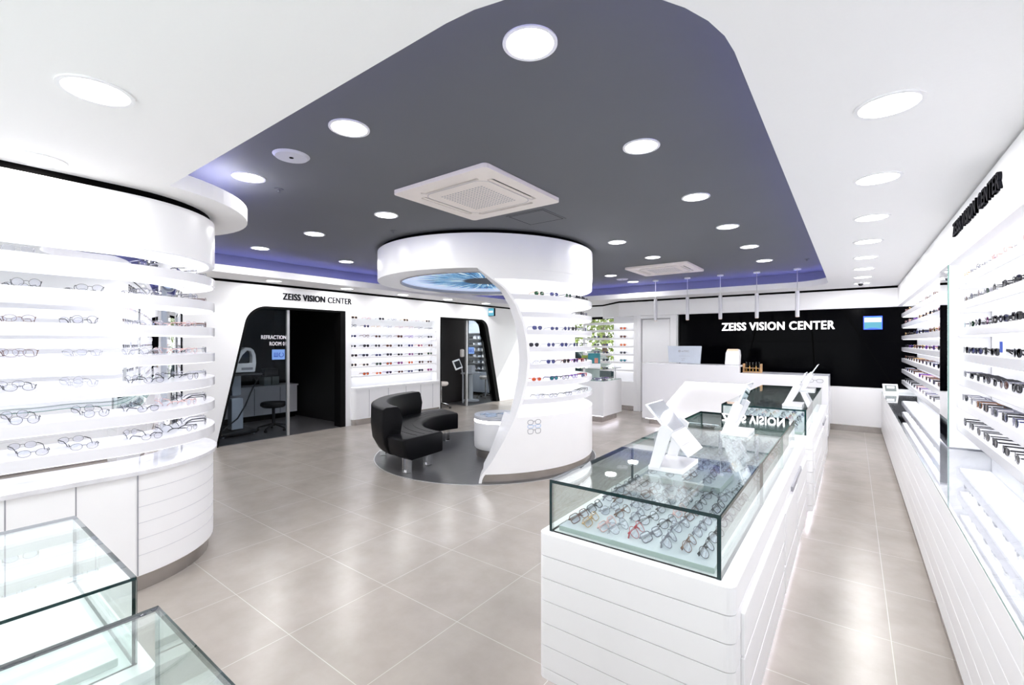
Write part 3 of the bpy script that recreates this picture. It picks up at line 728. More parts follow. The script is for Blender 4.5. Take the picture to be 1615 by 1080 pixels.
SUN_L = ['dark', 'dark', 'brown', 'dark', 'blue', 'dark', 'brown', 'blue', 'dark', 'green', 'orange', 'pink', 'teal']
EYE_F = ['black', 'silver', 'grey', 'brown', 'gold', 'navy', 'clear pink', 'black', 'red', 'silver', 'tortoiseshell', 'grey']
STL = list(STY)

# ------------------------------------------------------------------ left wall display (recessed shelves)
SH = [2.03, 1.85, 1.66, 1.47, 1.29, 1.11, 0.93]
wd = thing('wall_display', 'white recessed wall display with seven glowing eyewear shelves beside the refraction room', 'display shelves', (XL, 6.1, 0))
MB().box(XL-0.20, XL-0.17, 5.02, 7.20, 0.62, 2.06).build('back_panel', M['white'], wd)
SHL = [1.84, 1.65, 1.46, 1.28, 1.10, 0.92]
for z in SHL:
    s = MB().box(XL-0.17, XL+0.0, 5.03, 7.19, z-0.035, z).build('shelf', M['white'], wd, bevel=0.003)
    MB().box(XL-0.16, XL-0.015, 5.06, 7.16, z-0.040, z-0.0355).build('light_strip', M['strip'], s)
MB().box(XL-0.16, XL-0.015, 5.06, 7.16, 2.048, 2.055).build('light_strip', M['strip'], wd)
low = rpoly([(XL-0.17, 5.0, 0), (XL+0.10, 5.0, 0.09), (XL+0.10, 7.22, 0.02), (XL-0.17, 7.22, 0)], 8)
MB().prism(low, 0.66, 0.70).build('ledge', M['white'], wd, bevel=0.004)
low = rpoly([(XL+0.001, 5.0, 0), (XL+0.09, 5.0, 0.08), (XL+0.09, 7.22, 0.02), (XL+0.001, 7.22, 0)], 8)
MB().prism(low, 0.11, 0.66).build('lower_cabinet', M['white'], wd)
sm = MB()
for y in (5.35, 5.8, 6.25, 6.65, 7.0): sm.box(XL+0.0895, XL+0.0915, y-0.003, y+0.003, 0.12, 0.65)
sm.build('door_seam', M['ink_grey'], wd)
MB().prism(offset(low[::-1] if False else low, -0.01), 0.0, 0.11).build('plinth', M['steel'], wd)
for r in range(7):
    z = ([1.996]+SHL)[r] if r else 1.996
    if r == 0: z = 1.842+0.0; 
zrows = SHL
k = 0
for r, z in enumerate(zrows):
    for c in range(8):
        if random.random() < 0.05: continue
        y = 5.10+c*0.278+random.uniform(-0.015, 0.015)
        lc = random.choice(SUN_L) if r >= 2 or random.random() < 0.45 else 'clear'
        fc = random.choice(SUN_F)
        place((XL-0.045, y, z+0.001), (1, 0.0), random.choice(STL), fc, lc, '%s from left, %s shelf down, refraction wall display' % (ORD[c], ORD[r+1]), 'eyewear on the recessed wall display', detail=False, scale=1.08)
# the top row hangs on clear pegs against the lit panel
sh = MB().box(XL-0.17, XL, 5.03, 7.19, 1.996, 2.0).build('shelf', M['glass_clear'], wd)
for c in range(7):
    place((XL-0.045, 5.12+c*0.31, 2.001), (1, 0), random.choice(['round', 'oval', 'square']), random.choice(['black', 'silver', 'grey', 'clear pink', 'gold']), 'clear' if c % 2 else 'dark',
          '%s from left, top shelf, refraction wall display' % ORD[c], 'eyewear on the recessed wall display', detail=False, scale=1.0)

# ------------------------------------------------------------------ left curved display
def stad(R, y0=-2.4, n=28, closed=True):
    """outline of a round ended unit that runs back along y"""
    return [(LC[0]+R, y0)]+[(LC[0]+R*math.cos(PI*k/n), LC[1]+R*math.sin(PI*k/n)) for k in range(n+1)]+[(LC[0]-R, y0)]
def band(R0, R1): return stad(R1)+stad(R0)[::-1]
ld = thing('curved_display', 'long round ended white display unit with mirror core at left', 'display unit', (LC[0], LC[1], 0))
MB().prism(stad(0.69), 0.105, 0.735).build('cabinet', M['white'], ld, smooth=True)
g = MB()
def seam_v(x, y, nx, ny, z0, z1):
    tx, ty = -ny, nx
    g.add([(x+tx*0.003*s+nx*e, y+ty*0.003*s+ny*e, z) for z in (z0, z1) for s, e in ((-1, -0.002), (1, -0.002), (1, 0.0012), (-1, 0.0012))],
          [(0, 1, 2, 3), (4, 7, 6, 5), (0, 4, 5, 1), (1, 5, 6, 2), (2, 6, 7, 3), (3, 7, 4, 0)])
for y in (-0.55, -0.25, 0.03, 0.32, 0.59, 0.87): seam_v(LC[0]+0.69, y, 1, 0, 0.11, 0.73)
g.build('panel_seam', M['ink_grey'], ld)
pts = [p for p in stad(0.69) if p[1] >= LC[1]]
for z in (0.23, 0.33, 0.43, 0.53, 0.63):
    MB().prism([(p[0], p[1]) for p in [(LC[0]+0.691*math.cos(R_(a)), LC[1]+0.691*math.sin(R_(a))) for a in range(6, 175, 4)]]+
               [(LC[0]+0.68*math.cos(R_(a)), LC[1]+0.68*math.sin(R_(a))) for a in range(174, 5, -4)], z, z+0.003).build('groove', M['pale'], ld)
MB().prism(stad(0.715), 0.735, 0.76).build('countertop', M['marble'], ld, smooth=True)
MB().prism(stad(0.66), 0.0, 0.105).build('plinth', M['steel'], ld, smooth=True)
MB().prism(stad(0.50), 0.76, 2.14).build('mirror_core', M['wavy_mirror'], ld, smooth=True)
for i, z in enumerate(SH):
    s = MB().prism(band(0.495, 0.70), z-0.062, z).build('shelf', M['white_gloss'], ld, smooth=True)
    MB().prism(band(0.51, 0.688), z-0.067, z-0.0625).build('light_strip', M['strip'], s)
MB().prism(stad(0.70), 2.13, 2.455).build('fascia', M['white'], ld, smooth=True)
MB().prism(band(0.51, 0.66), 2.125, 2.1295).build('light_strip', M['strip'], ld)
MB().prism(stad(0.67), 2.455, 2.5).build('shadow_gap', M['black'], ld, smooth=True)
slots = [('s', 0.40), ('s', 0.66), ('a', 14), ('a', 42), ('a', 66), ('a', 82)]
posn = ['at left picture edge', 'second from left', 'third from left', 'fourth from left', 'fifth from left', 'at the rounded end']
for r, z in enumerate(SH):
    for k, (kind, v) in enumerate(slots):
        if (r == 0 and k == 1): continue
        v2 = v+random.uniform(-0.03, 0.03)*(1 if kind == 's' else 60)
        if kind == 's': pos = (LC[0]+0.655, v2, z+0.001); fcn = (1, -0.1)
        else:
            a = R_(v2); pos = (LC[0]+0.645*math.cos(a), LC[1]+0.645*math.sin(a), z+0.001); fcn = (math.cos(a), math.sin(a))
        place(pos, fcn, random.choice(['round', 'oval', 'round', 'aviator']), random.choice(['silver', 'black', 'silver', 'grey', 'black', 'silver', 'brown', 'clear pink']), 'clear',
              '%s on %s shelf down, left curved display' % (posn[k], ORD[r]), 'eyeglasses on the left curved display', scale=0.97)

# ------------------------------------------------------------------ round pillar display
CUT = [(0, -53.3), (0.059, -53), (0.23, -47.9), (0.47, -42.4), (0.71, -37.7), (0.92, -34.9), (1.13, -32.8), (1.34, -31.9), (1.55, -32.5), (1.765, -34.3), (1.975, -37.7), (2.147, -42.4), (2.25, -47.9), (2.37, -54)]
def cut(z):
    for (z0, a0), (z1, a1) in zip(CUT, CUT[1:]):
        if z <= z1: return a0+(a1-a0)*max(0, (z-z0)/(z1-z0))
    return CUT[-1][1]
AE = 78
def cblock(f0, f1, r0, r1, z0, z1, nz=24, na=60):
    b = MB(); vs = []
    for j in range(nz+1):
        z = z0+(z1-z0)*j/nz; a0, a1 = f0(z), f1(z)
        for i in range(na+1):
            t = R_(a0+(a1-a0)*i/na)
            for r in (r0, r1): vs.append((PC[0]+r*math.cos(t), PC[1]+r*math.sin(t), z))
    W = (na+1)*2; fs = []
    for j in range(nz):
        for i in range(na):
            a = j*W+i*2; c = a+W
            fs.append((a+1, a+3, c+3, c+1)); fs.append((a, c, c+2, a+2))
        a = j*W; c = a+W; fs.append((a, a+1, c+1, c)); a += na*2; c += na*2; fs.append((a, c, c+1, a+1))
    for i in range(na):
        a = i*2; fs.append((a, a+2, a+3, a+1)); a = nz*W+i*2; fs.append((a, a+1, a+3, a+2))
    return b.add(vs, fs)
K = lambda v: (lambda z: v)
pd = thing('pillar_display', 'round white pillar display with swooping cut edge and glowing shelves', 'display unit', (PC[0], PC[1], 0))
cblock(cut, K(AE), 1.0, PR, 0.10, 0.715, 16).build('curved_base', M['white'], pd, smooth=True)
cblock(lambda z: cut(z)+0.15, K(AE), 1.02, PR-0.01, 0.004, 0.10, 3).build('plinth', M['steel'], pd, smooth=True)
cblock(cut, lambda z: cut(z)+1.3, 1.235, PR+0.001, 0.0, 2.37, 60, 3).build('edge_frame', M['white'], pd, smooth=True)
cblock(cut, K(AE), 1.235, 1.25, 0.715, 2.37, 60).build('back_panel', M['white'], pd, smooth=True)
cblock(lambda z: cut(z)+1.0, K(AE), 1.25, PR-0.001, 2.255, 2.37, 6).build('header', M['white'], pd, smooth=True)
cblock(lambda z: cut(z)+2.0, K(AE), 1.265, 1.465, 2.248, 2.254, 1).build('light_strip', M['strip'], pd)
PS = [2.088, 1.893, 1.694, 1.50, 1.304, 1.111, 0.914]
for z in PS:
    s = cblock(lambda q: cut(q)+1.0, K(AE), 1.25, PR-0.002, z-0.057, z, 2).build('shelf', M['white_gloss'], pd, smooth=True)
    cblock(lambda q: cut(q)+2.0, K(AE), 1.265, 1.465, z-0.063, z-0.0575, 1).build('light_strip', M['strip'], s)
# ring canopy with the iris picture
MB().ring(PC[0], PC[1], 2.37, 2.755, 1.19, PR+0.005, 96).build('ring_canopy', M['white'], pd, smooth=True)
MB().ring(PC[0], PC[1], 2.755, 2.80, 1.2, PR-0.04, 96).build('shadow_gap', M['black'], pd, smooth=True)
MB().ring(PC[0], PC[1], 2.362, 2.40, 1.175, 1.19, 96).build('picture_trim', M['ink_grey'], pd, smooth=True)
m, N, L, bs = new_mat('iris_print')
tc = N.new('ShaderNodeTexCoord'); sp = N.new('ShaderNodeSeparateXYZ'); L.new(tc.outputs['Object'], sp.inputs[0])
at = N.new('ShaderNodeMath'); at.operation = 'ARCTAN2'; L.new(sp.outputs[1], at.inputs[0]); L.new(sp.outputs[0], at.inputs[1])
ln = N.new('ShaderNodeVectorMath'); ln.operation = 'LENGTH'; L.new(tc.outputs['Object'], ln.inputs[0])
cb = N.new('ShaderNodeCombineXYZ')
mu = N.new('ShaderNodeMath'); mu.operation = 'MULTIPLY'; mu.inputs[1].default_value = 9.0; L.new(at.outputs[0], mu.inputs[0])
L.new(mu.outputs[0], cb.inputs[0]); L.new(ln.outputs['Value'], cb.inputs[1])
no = N.new('ShaderNodeTexNoise'); no.inputs['Scale'].default_value = 1.6; no.inputs['Detail'].default_value = 5; no.inputs['Roughness'].default_value = 0.7
L.new(cb.outputs[0], no.inputs['Vector'])
r1 = N.new('ShaderNodeValToRGB'); e = r1.color_ramp.elements
e[0].position = 0.42; e[0].color = (0.0, 0.05, 0.20, 1); e[1].position = 0.60; e[1].color = (0.80, 0.92, 1.0, 1)
x = e.new(0.5); x.color = (0.02, 0.25, 0.50, 1)
L.new(no.outputs['Fac'], r1.inputs[0])
r2 = N.new('ShaderNodeValToRGB'); e = r2.color_ramp.elements
e[0].position = 0.30; e[0].color = (0, 0, 0, 1); e[1].position = 0.36; e[1].color = (1, 1, 1, 1)
L.new(ln.outputs['Value'], r2.inputs[0])
mx = N.new('ShaderNodeMix'); mx.data_type = 'RGBA'; L.new(r2.outputs[0], mx.inputs[0]); mx.inputs[6].default_value = (0.03, 0.04, 0.06, 1); L.new(r1.outputs[0], mx.inputs[7])
r3 = N.new('ShaderNodeValToRGB'); e = r3.color_ramp.elements; e[0].position = 0.75; e[0].color = (0, 0, 0, 1); e[1].position = 1.15/1.0 if False else 1.0; e[1].color = (0.85, 0.85, 0.85, 1)
L.new(ln.outputs['Value'], r3.inputs[0])
mx2 = N.new('ShaderNodeMix'); mx2.data_type = 'RGBA'; L.new(r3.outputs[0], mx2.inputs[0]); L.new(mx.outputs[2], mx2.inputs[6]); mx2.inputs[7].default_value = (0.62, 0.72, 0.95, 1)
L.new(mx2.outputs[2], bs.inputs['Base Color']); L.new(mx2.outputs[2], bs.inputs['Emission Color']); bs.inputs['Emission Strength'].default_value = 0.55
M['iris'] = m
pic = thing('ceiling_picture', 'round backlit blue iris picture set under the ring canopy', 'picture', (PC[0], PC[1], 2.42))
MB().cyl(PC[0], PC[1], 2.42, 2.43, 1.188, 96).build('iris_print', M['iris'], pic)
# glasses logo printed on the pillar base
def onpillar(a, z, e=0.001):
    t = R_(a); return (PC[0]+(PR+e)*math.cos(t), PC[1]+(PR+e)*math.sin(t), z)
for zc, mat, nn, hh in ((0.655, 'ink_grey', 2.2, 0.026), (0.608, 'print_pale', 4, 0.018), (0.555, 'ink_grey', 3.2, 0.030)):
    b = MB()
    for s in (-1, 1):
        pts = sup(1.35, hh, nn, 20, 1.0 if nn < 3 else 0.85)
        b.tube([onpillar(-28.65+s*1.85+p[0], zc+p[1]) for p in pts], 0.0032, 5, True)
    b.tube([onpillar(-28.65-0.5, zc+hh*0.3), onpillar(-28.65, zc+hh*0.45), onpillar(-28.65+0.5, zc+hh*0.3)], 0.0032, 5)
    b.build('spectacle_logo', M[mat], pd)
PGA = [-27, -17.5, -8, 0.5, 8.5, 16.5]
for r, z in enumerate(PS):
    for k, a0 in enumerate(PGA):
        if r == 1 and k < 4: continue
        a = R_(a0+random.uniform(-1.5, 1.5)+(2 if r in (0, 6) else 0)); rr = 1.43
        if r == 0: fc, lc, st = [('gold', 'green', 'aviator'), ('silver', 'blue', 'aviator'), ('black', 'green', 'round'), ('black', 'dark', 'square'), ('black', 'dark', 'square'), ('black', 'dark', 'cat-eye')][k]
        elif r == 5: fc, lc, st = [('red', 'orange', 'oval'), ('navy', 'teal', 'square'), ('black', 'clear', 'square'), ('purple', 'clear', 'square'), ('navy', 'blue', 'square'), ('red', 'clear', 'cat-eye')][k]
        elif r == 4: fc, lc, st = [('silver', 'clear', 'round'), ('navy', 'blue', 'aviator'), ('brown', 'dark', 'square'), ('purple', 'dark', 'square'), ('red', 'dark', 'cat-eye'), ('black', 'dark', 'round')][k]
        elif r == 6: fc, lc, st = random.choice(['silver', 'grey', 'black']), 'clear', random.choice(['round', 'oval', 'rectangular'])
        else: fc, lc, st = random.choice(['silver', 'grey', 'silver', 'black', 'navy']), ('blue' if k < 4 and random.random() < 0.5 else random.choice(['clear', 'blue', 'dark'])), random.choice(['round', 'aviator', 'oval'])
        place((PC[0]+rr*math.cos(a), PC[1]+rr*math.sin(a), z+0.001), (math.cos(a), math.sin(a)), st, fc, lc,
              '%s from left on %s shelf down, round pillar' % (ORD[k], ORD[r]), 'eyewear on the round pillar', scale=1.0)

# ------------------------------------------------------------------ bench and round table
bn = thing('curved_bench', 'black leather horseshoe bench with low curved backrest and steel legs', 'bench', (-5.0, 4.4, 0))
seatp = [(0.89, 0.20), (0.90, 0.185), (1.40, 0.17), (1.48, 0.22), (1.52, 0.34), (1.52, 0.41), (1.50, 0.435), (0.92, 0.435), (0.885, 0.415)]
MB().arc(seatp, PC, 160, 272, 60).build('seat', M['leather'], bn, smooth=True, bevel=0.012)
backp = [(1.33, 0.43), (1.30, 0.60), (1.34, 0.74), (1.37, 0.765), (1.52, 0.765), (1.565, 0.74), (1.57, 0.50), (1.55, 0.33), (1.48, 0.20), (1.40, 0.172), (1.38, 0.20)]
MB().arc(backp, PC, 181, 258, 60).build('backrest', M['leather'], bn, smooth=True, bevel=0.012)
sm = MB()
for r in (1.02, 1.15, 1.27):
    sm.tube([(PC[0]+r*math.cos(R_(a)), PC[1]+r*math.sin(R_(a)), 0.4355) for a in range(161, 272, 3)], 0.003, 5)
sm.build('stitching', M['leather'], bn, smooth=True)
for a, rr in ((267, 1.38), (262, 1.0), (165, 1.38), (170, 0.98), (225, 1.42), (222, 1.0)):
    ca, sa = math.cos(R_(a)), math.sin(R_(a)); x, y = PC[0]+rr*ca, PC[1]+rr*sa
    mt = Matrix.Translation((x, y, 0)) @ Matrix.Rotation(R_(a), 4, 'Z')
    b = MB().box(-0.035, 0.035, -0.045, -0.035, 0.004, 0.19).box(-0.035, 0.035, 0.035, 0.045, 0.004, 0.19).box(-0.035, 0.035, -0.045, 0.045, 0.004, 0.014)
    b.xf(mt).build('leg', M['chrome'], bn, bevel=0.002)
TX, TY, TR = -3.93, 4.98, 0.36
tb = thing('round_table', 'low round white drum table inside the pillar bay', 'table', (TX, TY, 0.004))
MB().lathe([(TR-0.03, 0.004), (TR-0.03, 0.11)], TX, TY, 64).build('plinth', M['steel'], tb, smooth=True)
MB().lathe([(TR-0.02, 0.11), (TR-0.005, 0.13), (TR, 0.20), (TR, 0.47), (TR-0.01, 0.475)], TX, TY, 64).build('drum', M['white'], tb, smooth=True)
MB().cyl(TX, TY, 0.475, 0.505, TR-0.004, 64).build('light_band', M['bright_strip'], tb, smooth=True)
MB().lathe([(TR-0.01, 0.505), (TR, 0.512), (TR, 0.552), (TR-0.006, 0.56)], TX, TY, 64).build('table_top', M['grey_top'], tb, smooth=True)
for i, (dx, dy, a, wv, hv) in enumerate(((-0.10, -0.12, 0.3, 0.21, 0.15), (0.08, 0.05, -0.2, 0.2, 0.15), (0.02, -0.22, 0.9, 0.15, 0.10))):
    mt = Matrix.Translation((TX+dx, TY+dy, 0.560)) @ Matrix.Rotation(a, 4, 'Z')
    t = MB().box(-wv/2, wv/2, -hv/2, hv/2, 0, 0.006).xf(mt).build('booklet', M['paper'], bevel=0.001)
    tag(t, ('blue booklet lying open at the front of the round table', 'second blue booklet towards the back of the round table', 'small leaflet at the near rim of the round table')[i], 'booklet', 'booklets on the round table')

bh = thing('brochure_holder', 'small black angular brochure holder on the round table, half hidden by the pillar', 'holder', (-3.68, 5.04, 0.56))
MB().tube([(-3.72, 4.99, 0.562), (-3.66, 5.04, 0.76)], 0.008, 8).tube([(-3.68, 5.08, 0.562), (-3.64, 5.10, 0.74)], 0.008, 8).build('frame', M['black_plastic'], bh, smooth=True)
MB().prism([(-3.73, 0.562), (-3.66, 0.562), (-3.63, 0.70), (-3.66, 0.72)], 5.02, 5.06, axis='y').build('pocket', M['black_plastic'], bh)

# ------------------------------------------------------------------ right wall display and counter
def wall_unit(y0, y1, label):
    t = thing('wall_display', label, 'display shelves', (XR, (y0+y1)/2, 0.76))
    MB().box(XR-0.012, XR-0.001, y0, min(y1, 9.6), 0.73, 2.16).build('back_panel', M['white'], t)
    for z in SH:
        s = MB().box(0.65, XR-0.012, y0, y1, z-0.06, z).build('shelf', M['white_gloss'], t, bevel=0.003)
        MB().box(0.665, 0.83, y0+0.02, y1-0.02, z-0.066, z-0.0605).build('light_strip', M['strip'], s)
    MB().box(0.665, 0.83, y0+0.02, y1-0.02, 2.153, 2.159).build('light_strip', M['strip'], t)
    return t
wall_unit(5.34, 9.98, 'far section of white glowing shelves along the right wall beyond the mirror')
wall_unit(0.6, 4.92, 'near section of white glowing shelves along the right wall')
mp_ = thing('mirror_pillar', 'narrow floor to fascia mirror pillar dividing the right wall shelves', 'mirror', (0.72, 5.13, 0.73))
MB().box(0.607, XR-0.012, 4.93, 5.33, 0.73, 2.16).build('pillar_body', M['white'], mp_)
MB().box(0.598, 0.606, 4.94, 5.33, 0.73, 2.16).build('mirror_face', M['mirror'], mp_)
MB().box(0.599, 0.607, 4.930, 4.937, 0.73, 2.16).build('glass_edge', M['edge_light'], mp_)
for r, z in enumerate(SH):
    n = 10
    for k in range(n):
        y = 2.776+k*0.222+random.uniform(-0.02, 0.02)
        if r == 0: fc, lc, st = random.choice(['clear pink', 'silver', 'gold', 'grey']), 'clear', random.choice(['round', 'oval', 'cat-eye'])
        elif r in (1, 2) and k > 5: fc, lc, st = random.choice(['grey', 'silver', 'black']), random.choice(['teal', 'green', 'pink', 'brown', 'blue', 'dark']), random.choice(['round', 'oval'])
        else: fc, lc, st = random.choice(['black', 'black', 'black', 'navy', 'tortoiseshell', 'grey', 'black']), random.choice(['dark', 'dark', 'dark', 'brown', 'dark', 'blue']), random.choice(['round', 'square', 'aviator', 'cat-eye', 'square'])
        if r == 3 and k == 4: continue
        place((0.672, y, z+0.001), (-1, random.uniform(-0.12, 0.12)), st, fc, lc, '%s before the mirror, %s shelf down, near right wall' % (ORD[n-1-k], ORD[r]), 'eyewear on the near right wall shelves', scale=1.05)
    n = 14
    for k in range(n):
        y = 5.50+k*0.318+random.uniform(-0.03, 0.03)
        if random.random() < 0.06: continue
        if r == 0: fc, lc = random.choice(['brown', 'gold', 'silver', 'clear pink', 'black']), 'clear'
        else: fc, lc = random.choice(SUN_F), random.choice(SUN_L[:9]+['dark'])
        place((0.675, y, z+0.001), (-1, 0), random.choice(STL), fc, lc, '%s beyond the mirror, %s shelf down, right wall' % (ORD[k], ORD[r]), 'eyewear on the far right wall shelves', detail=False, scale=1.08)
ss = thing('shelf_sign', 'small white and blue sign card among sunglasses on the right wall shelf', 'sign', (0.672, 3.66, 1.47))
MB().box(0.664, 0.674, 3.63, 3.71, 1.471, 1.575).build('card', M['white'], ss, bevel=0.002)
MB().box(0.661, 0.6645, 3.645, 3.695, 1.495, 1.555).build('blue_mark', M['print_blue'], ss)
rc = thing('glass_counter', 'long low white counter with glass top along the right wall', 'counter', (0.6, 4.0, 0))
CX0 = 0.385
fb = MB()
for i in range(6): fb.box(CX0, CX0+0.02, YF+0.3, 9.87, 0.07+i*0.107, 0.07+i*0.107+0.1055)
fb.build('front_panel', M['white'], rc, bevel=0.0015)
MB().box(CX0+0.005, CX0+0.02, YF+0.3, 9.87, 0.07, 0.70).build('carcass', M['pale'], rc)
MB().box(CX0+0.03, XR-0.01, YF+0.3, 9.86, 0.0, 0.55).build('body', M['white'], rc)
MB().box(CX0+0.01, CX0+0.03, YF+0.3, 9.86, 0.0, 0.07).build('plinth', M['steel'], rc)
b = MB().box(CX0, XR-0.012, YF+0.3, 9.87, 0.713, 0.722, 0, 1)
b.build('glass_top', [M['glass_counter'], M['edge_light']], rc)
MB().box(CX0+0.03, XR-0.012, 7.2, 9.86, 0.66, 0.70).build('solid_end_top', M['marble'], rc)
# stepped holder tray with round notches
tr = MB(); ny = 420; xs = [CX0+0.03, CX0+0.06, CX0+0.13, CX0+0.135, CX0+0.20, CX0+0.205, CX0+0.27, CX0+0.275, CX0+0.34, CX0+0.345, XR-0.013]
zs = [0.56, 0.57, 0.60, 0.58, 0.62, 0.60, 0.64, 0.62, 0.66, 0.64, 0.69]
vs = []; Y0, Y1 = 1.2, 7.2
for j in range(ny+1):
    y = Y0+(Y1-Y0)*j/ny; ph = (y/0.2) % 1.0; d = max(0, 1-((ph-0.5)/0.17)**2)**0.5*0.022
    for i, (x, z) in enumerate(zip(xs, zs)): vs.append((x, y, z-(d if i in (2, 4, 6, 8) else 0)))
W = len(xs)
tr.add(vs, [(j*W+i, j*W+i+1, (j+1)*W+i+1, (j+1)*W+i) for j in range(ny) for i in range(W-1)])
tr.build('holder_tray', M['pale'], rc)
tb2 = thing('counter_tablet', 'small white framed tablet standing at the far end of the right counter', 'tablet', (0.48, 9.6, 0.722))
mt = Matrix.Translation((0.40, 9.55, 0.724)) @ Matrix.Rotation(R_(12), 4, 'Z') @ Matrix.Rotation(R_(-22), 4, 'X')
MB().box(0, 0.20, 0, 0.014, 0.0, 0.165).xf(mt).build('bezel', M['white'], tb2, bevel=0.006)
MB().box(0.028, 0.172, -0.002, 0.0, 0.038, 0.140).xf(mt).build('screen', M['lcd'], tb2)
MB().prism([(0.03, 0.0), (0.14, 0.0), (0.03, 0.12)], 0.05, 0.15, axis='x').xf(Matrix.Translation((0.40, 9.55, 0.724)) @ Matrix.Rotation(R_(12), 4, 'Z')).build('stand', M['white'], tb2)

# ------------------------------------------------------------------ glass display cases
def pane(name, par, bx, m='glass', e='edge'): return MB().box(*bx, 0, 1).build(name, [M[m], M[e]], par)
def case(bx0, bx1, by0, by1, gx0, gx1, gy0, gy1, label, drawers=True, ztop=0.95, zb=0.725, joints=(), tray='tray', th=0.014):
    t = thing('glass_display_case', label, 'display case', ((bx0+bx1)/2, (by0+by1)/2, 0))
    b = MB(); pit = 0.0965
    nb = 6
    for i in range(nb+1):
        z1 = zb-i*pit; z0 = max(0.10, z1-pit+0.003)
        if z1-0.02 < 0.10: break
        pl = rpoly([(bx0, by0, 0.035), (bx1, by0, 0.035), (bx1, by1, 0.02), (bx0, by1, 0.02)], 6)
        b.prism(pl, z0, z1)
    b.build('base', M['white'], t, bevel=0.0025)
    MB().box(bx0+0.006, bx1-0.006, by0+0.03, by1-0.006, 0.10, zb-0.01).build('core', M['white'], t)
    MB().box(bx0+0.06, bx1-0.06, by0+0.08, by1-0.08, 0.0, 0.10).build('plinth', M['steel'], t)
    MB().box(bx0+0.03, bx1-0.03, by0+0.04, by1-0.04, 0.094, 0.0995).build('floor_light', M['floor_strip'], t)
    if drawers:
        L_ = by1-by0
        for j, (a, c) in enumerate(((0.02, 0.44), (0.46, 0.70), (0.72, 0.98))):
            ya, yc = by0+0.05+(L_-0.06)*a, by0+0.05+(L_-0.06)*c
            for k in range(3):
                z1 = 0.60-k*0.16
                if j == 1 and k == 0: z1 = 0.585
                MB().box(bx1, bx1+0.012, ya, yc, z1-0.150, z1).build('drawer', M['white'], t, bevel=0.002)
        ya, yc = by0+0.05+(L_-0.06)*0.60, by0+0.05+(L_-0.06)*0.82
        MB().box(bx1-0.002, bx1+0.0125, ya, yc, 0.605, 0.635).build('handle_slot', M['ink_grey'], t)
    pane('top_pane', t, (gx0, gx1, gy0, gy1, ztop-th, ztop), 'glass_top')
    pane('end_pane', t, (gx0+th, gx1-th, gy0, gy0+th, zb, ztop-th))
    pane('end_pane', t, (gx0+th, gx1-th, gy1-th, gy1, zb, ztop-th))
    ys = [gy0-0.001]+list(joints)+[gy1+0.004]
    for x0 in (gx0, gx1-th):
        for ya, yc in zip(ys, ys[1:]): pane('side_pane', t, (x0, x0+th, ya, yc-0.003, zb, ztop-th), 'glass', 'edge' if ya == ys[0] else 'edge_light')
    MB().box(gx0+0.03, gx1-0.03, gy0+0.03, gy1-0.03, zb, zb+0.022, 0, 1).build('tray', [M[tray], M['tray_edge']], t, bevel=0.003)
    return t
c1 = case(-1.10, -0.315, 1.66, 4.50, -1.065, -0.365, 1.70, 4.18, 'nearer long white display case with glass top full of eyeglasses', joints=(2.62, 3.45))
c2 = case(-1.07, -0.275, 4.66, 7.32, -1.03, -0.33, 4.80, 7.30, 'farther long white display case with glass top before the reception desk', joints=(5.6, 6.5))
c3 = case(-2.20, -1.42, -1.9, 0.39, -2.16, -1.47, -1.9, 0.36, 'out of focus glass case at the lower left corner, left of two', drawers=False, tray='white', th=0.008)
c4 = case(-1.30, -0.52, -1.9, 0.38, -1.27, -0.565, -1.9, 0.35, 'out of focus glass case at the bottom left, nearest the viewer', drawers=False, tray='white', th=0.008)
# riser tray in the nearer case
rt = thing('riser_tray', 'raised square tray of eyeglasses under the nearest countertop mirror', 'tray', (-0.78, 2.75, 0.747))
MB().box(-0.98, -0.56, 2.58, 2.92, 0.748, 0.782, 0, 1).build('riser_box', [M['tray'], M['tray_edge']], rt, bevel=0.002)
def fill(x0, x1, nx, y0, y1, ny, z, where, group, skip=lambda x, y: False, detail=True):
    for j in range(ny):
        y = y0+(y1-y0)*j/max(1, ny-1)
        for i in range(nx):
            x = x0+(x1-x0)*i/max(1, nx-1)
            if skip(x, y) or random.random() < 0.03: continue
            fc = random.choice(EYE_F if random.random() < 0.5 else ['black', 'grey', 'silver', 'black'])
            place((x+random.uniform(-0.008, 0.008), y+random.uniform(-0.012, 0.012), z), (1.0, -0.05+random.uniform(-0.22, 0.12)), random.choice(['oval', 'rectangular', 'round', 'rectangular', 'oval']), fc, 'clear',
                  '%s from left, %s row back, %s' % (ORD[i], ORD[j], where), group, detail=detail, folded=True, tilt=R_(-42), scale=1.12)
fill(-0.98, -0.435, 9, 1.84, 2.52, 5, 0.749, 'nearer case', 'eyeglasses in the nearer case')
fill(-0.92, -0.62, 4, 2.68, 2.84, 2, 0.784, 'riser tray', 'eyeglasses on the riser tray')
fill(-0.99, -0.43, 8, 3.02, 4.08, 7, 0.749, 'nearer case beyond riser', 'eyeglasses beyond the riser tray', detail=True)
for k, (x, y) in enumerate(((-0.48, 2.68), (-0.48, 2.86))):
    place((x, y, 0.749), (1.0, -0.1), 'oval', 'black', 'clear', 'single pair %s right of riser tray' % ('nearer' if k == 0 else 'farther'), 'eyeglasses beside the riser tray', folded=True, tilt=R_(-48))
fill(-0.95, -0.42, 7, 4.95, 7.15, 11, 0.749, 'farther case', 'eyeglasses in the farther case', detail=False)
t = thing('price_stand', 'small blurred dark and silver stand inside the lower left glass case', 'stand', (-1.86, 0.05, 0.747))
mt = Matrix.Translation((-1.86, 0.05, 0.749)) @ Matrix.Rotation(0.5, 4, 'Z')
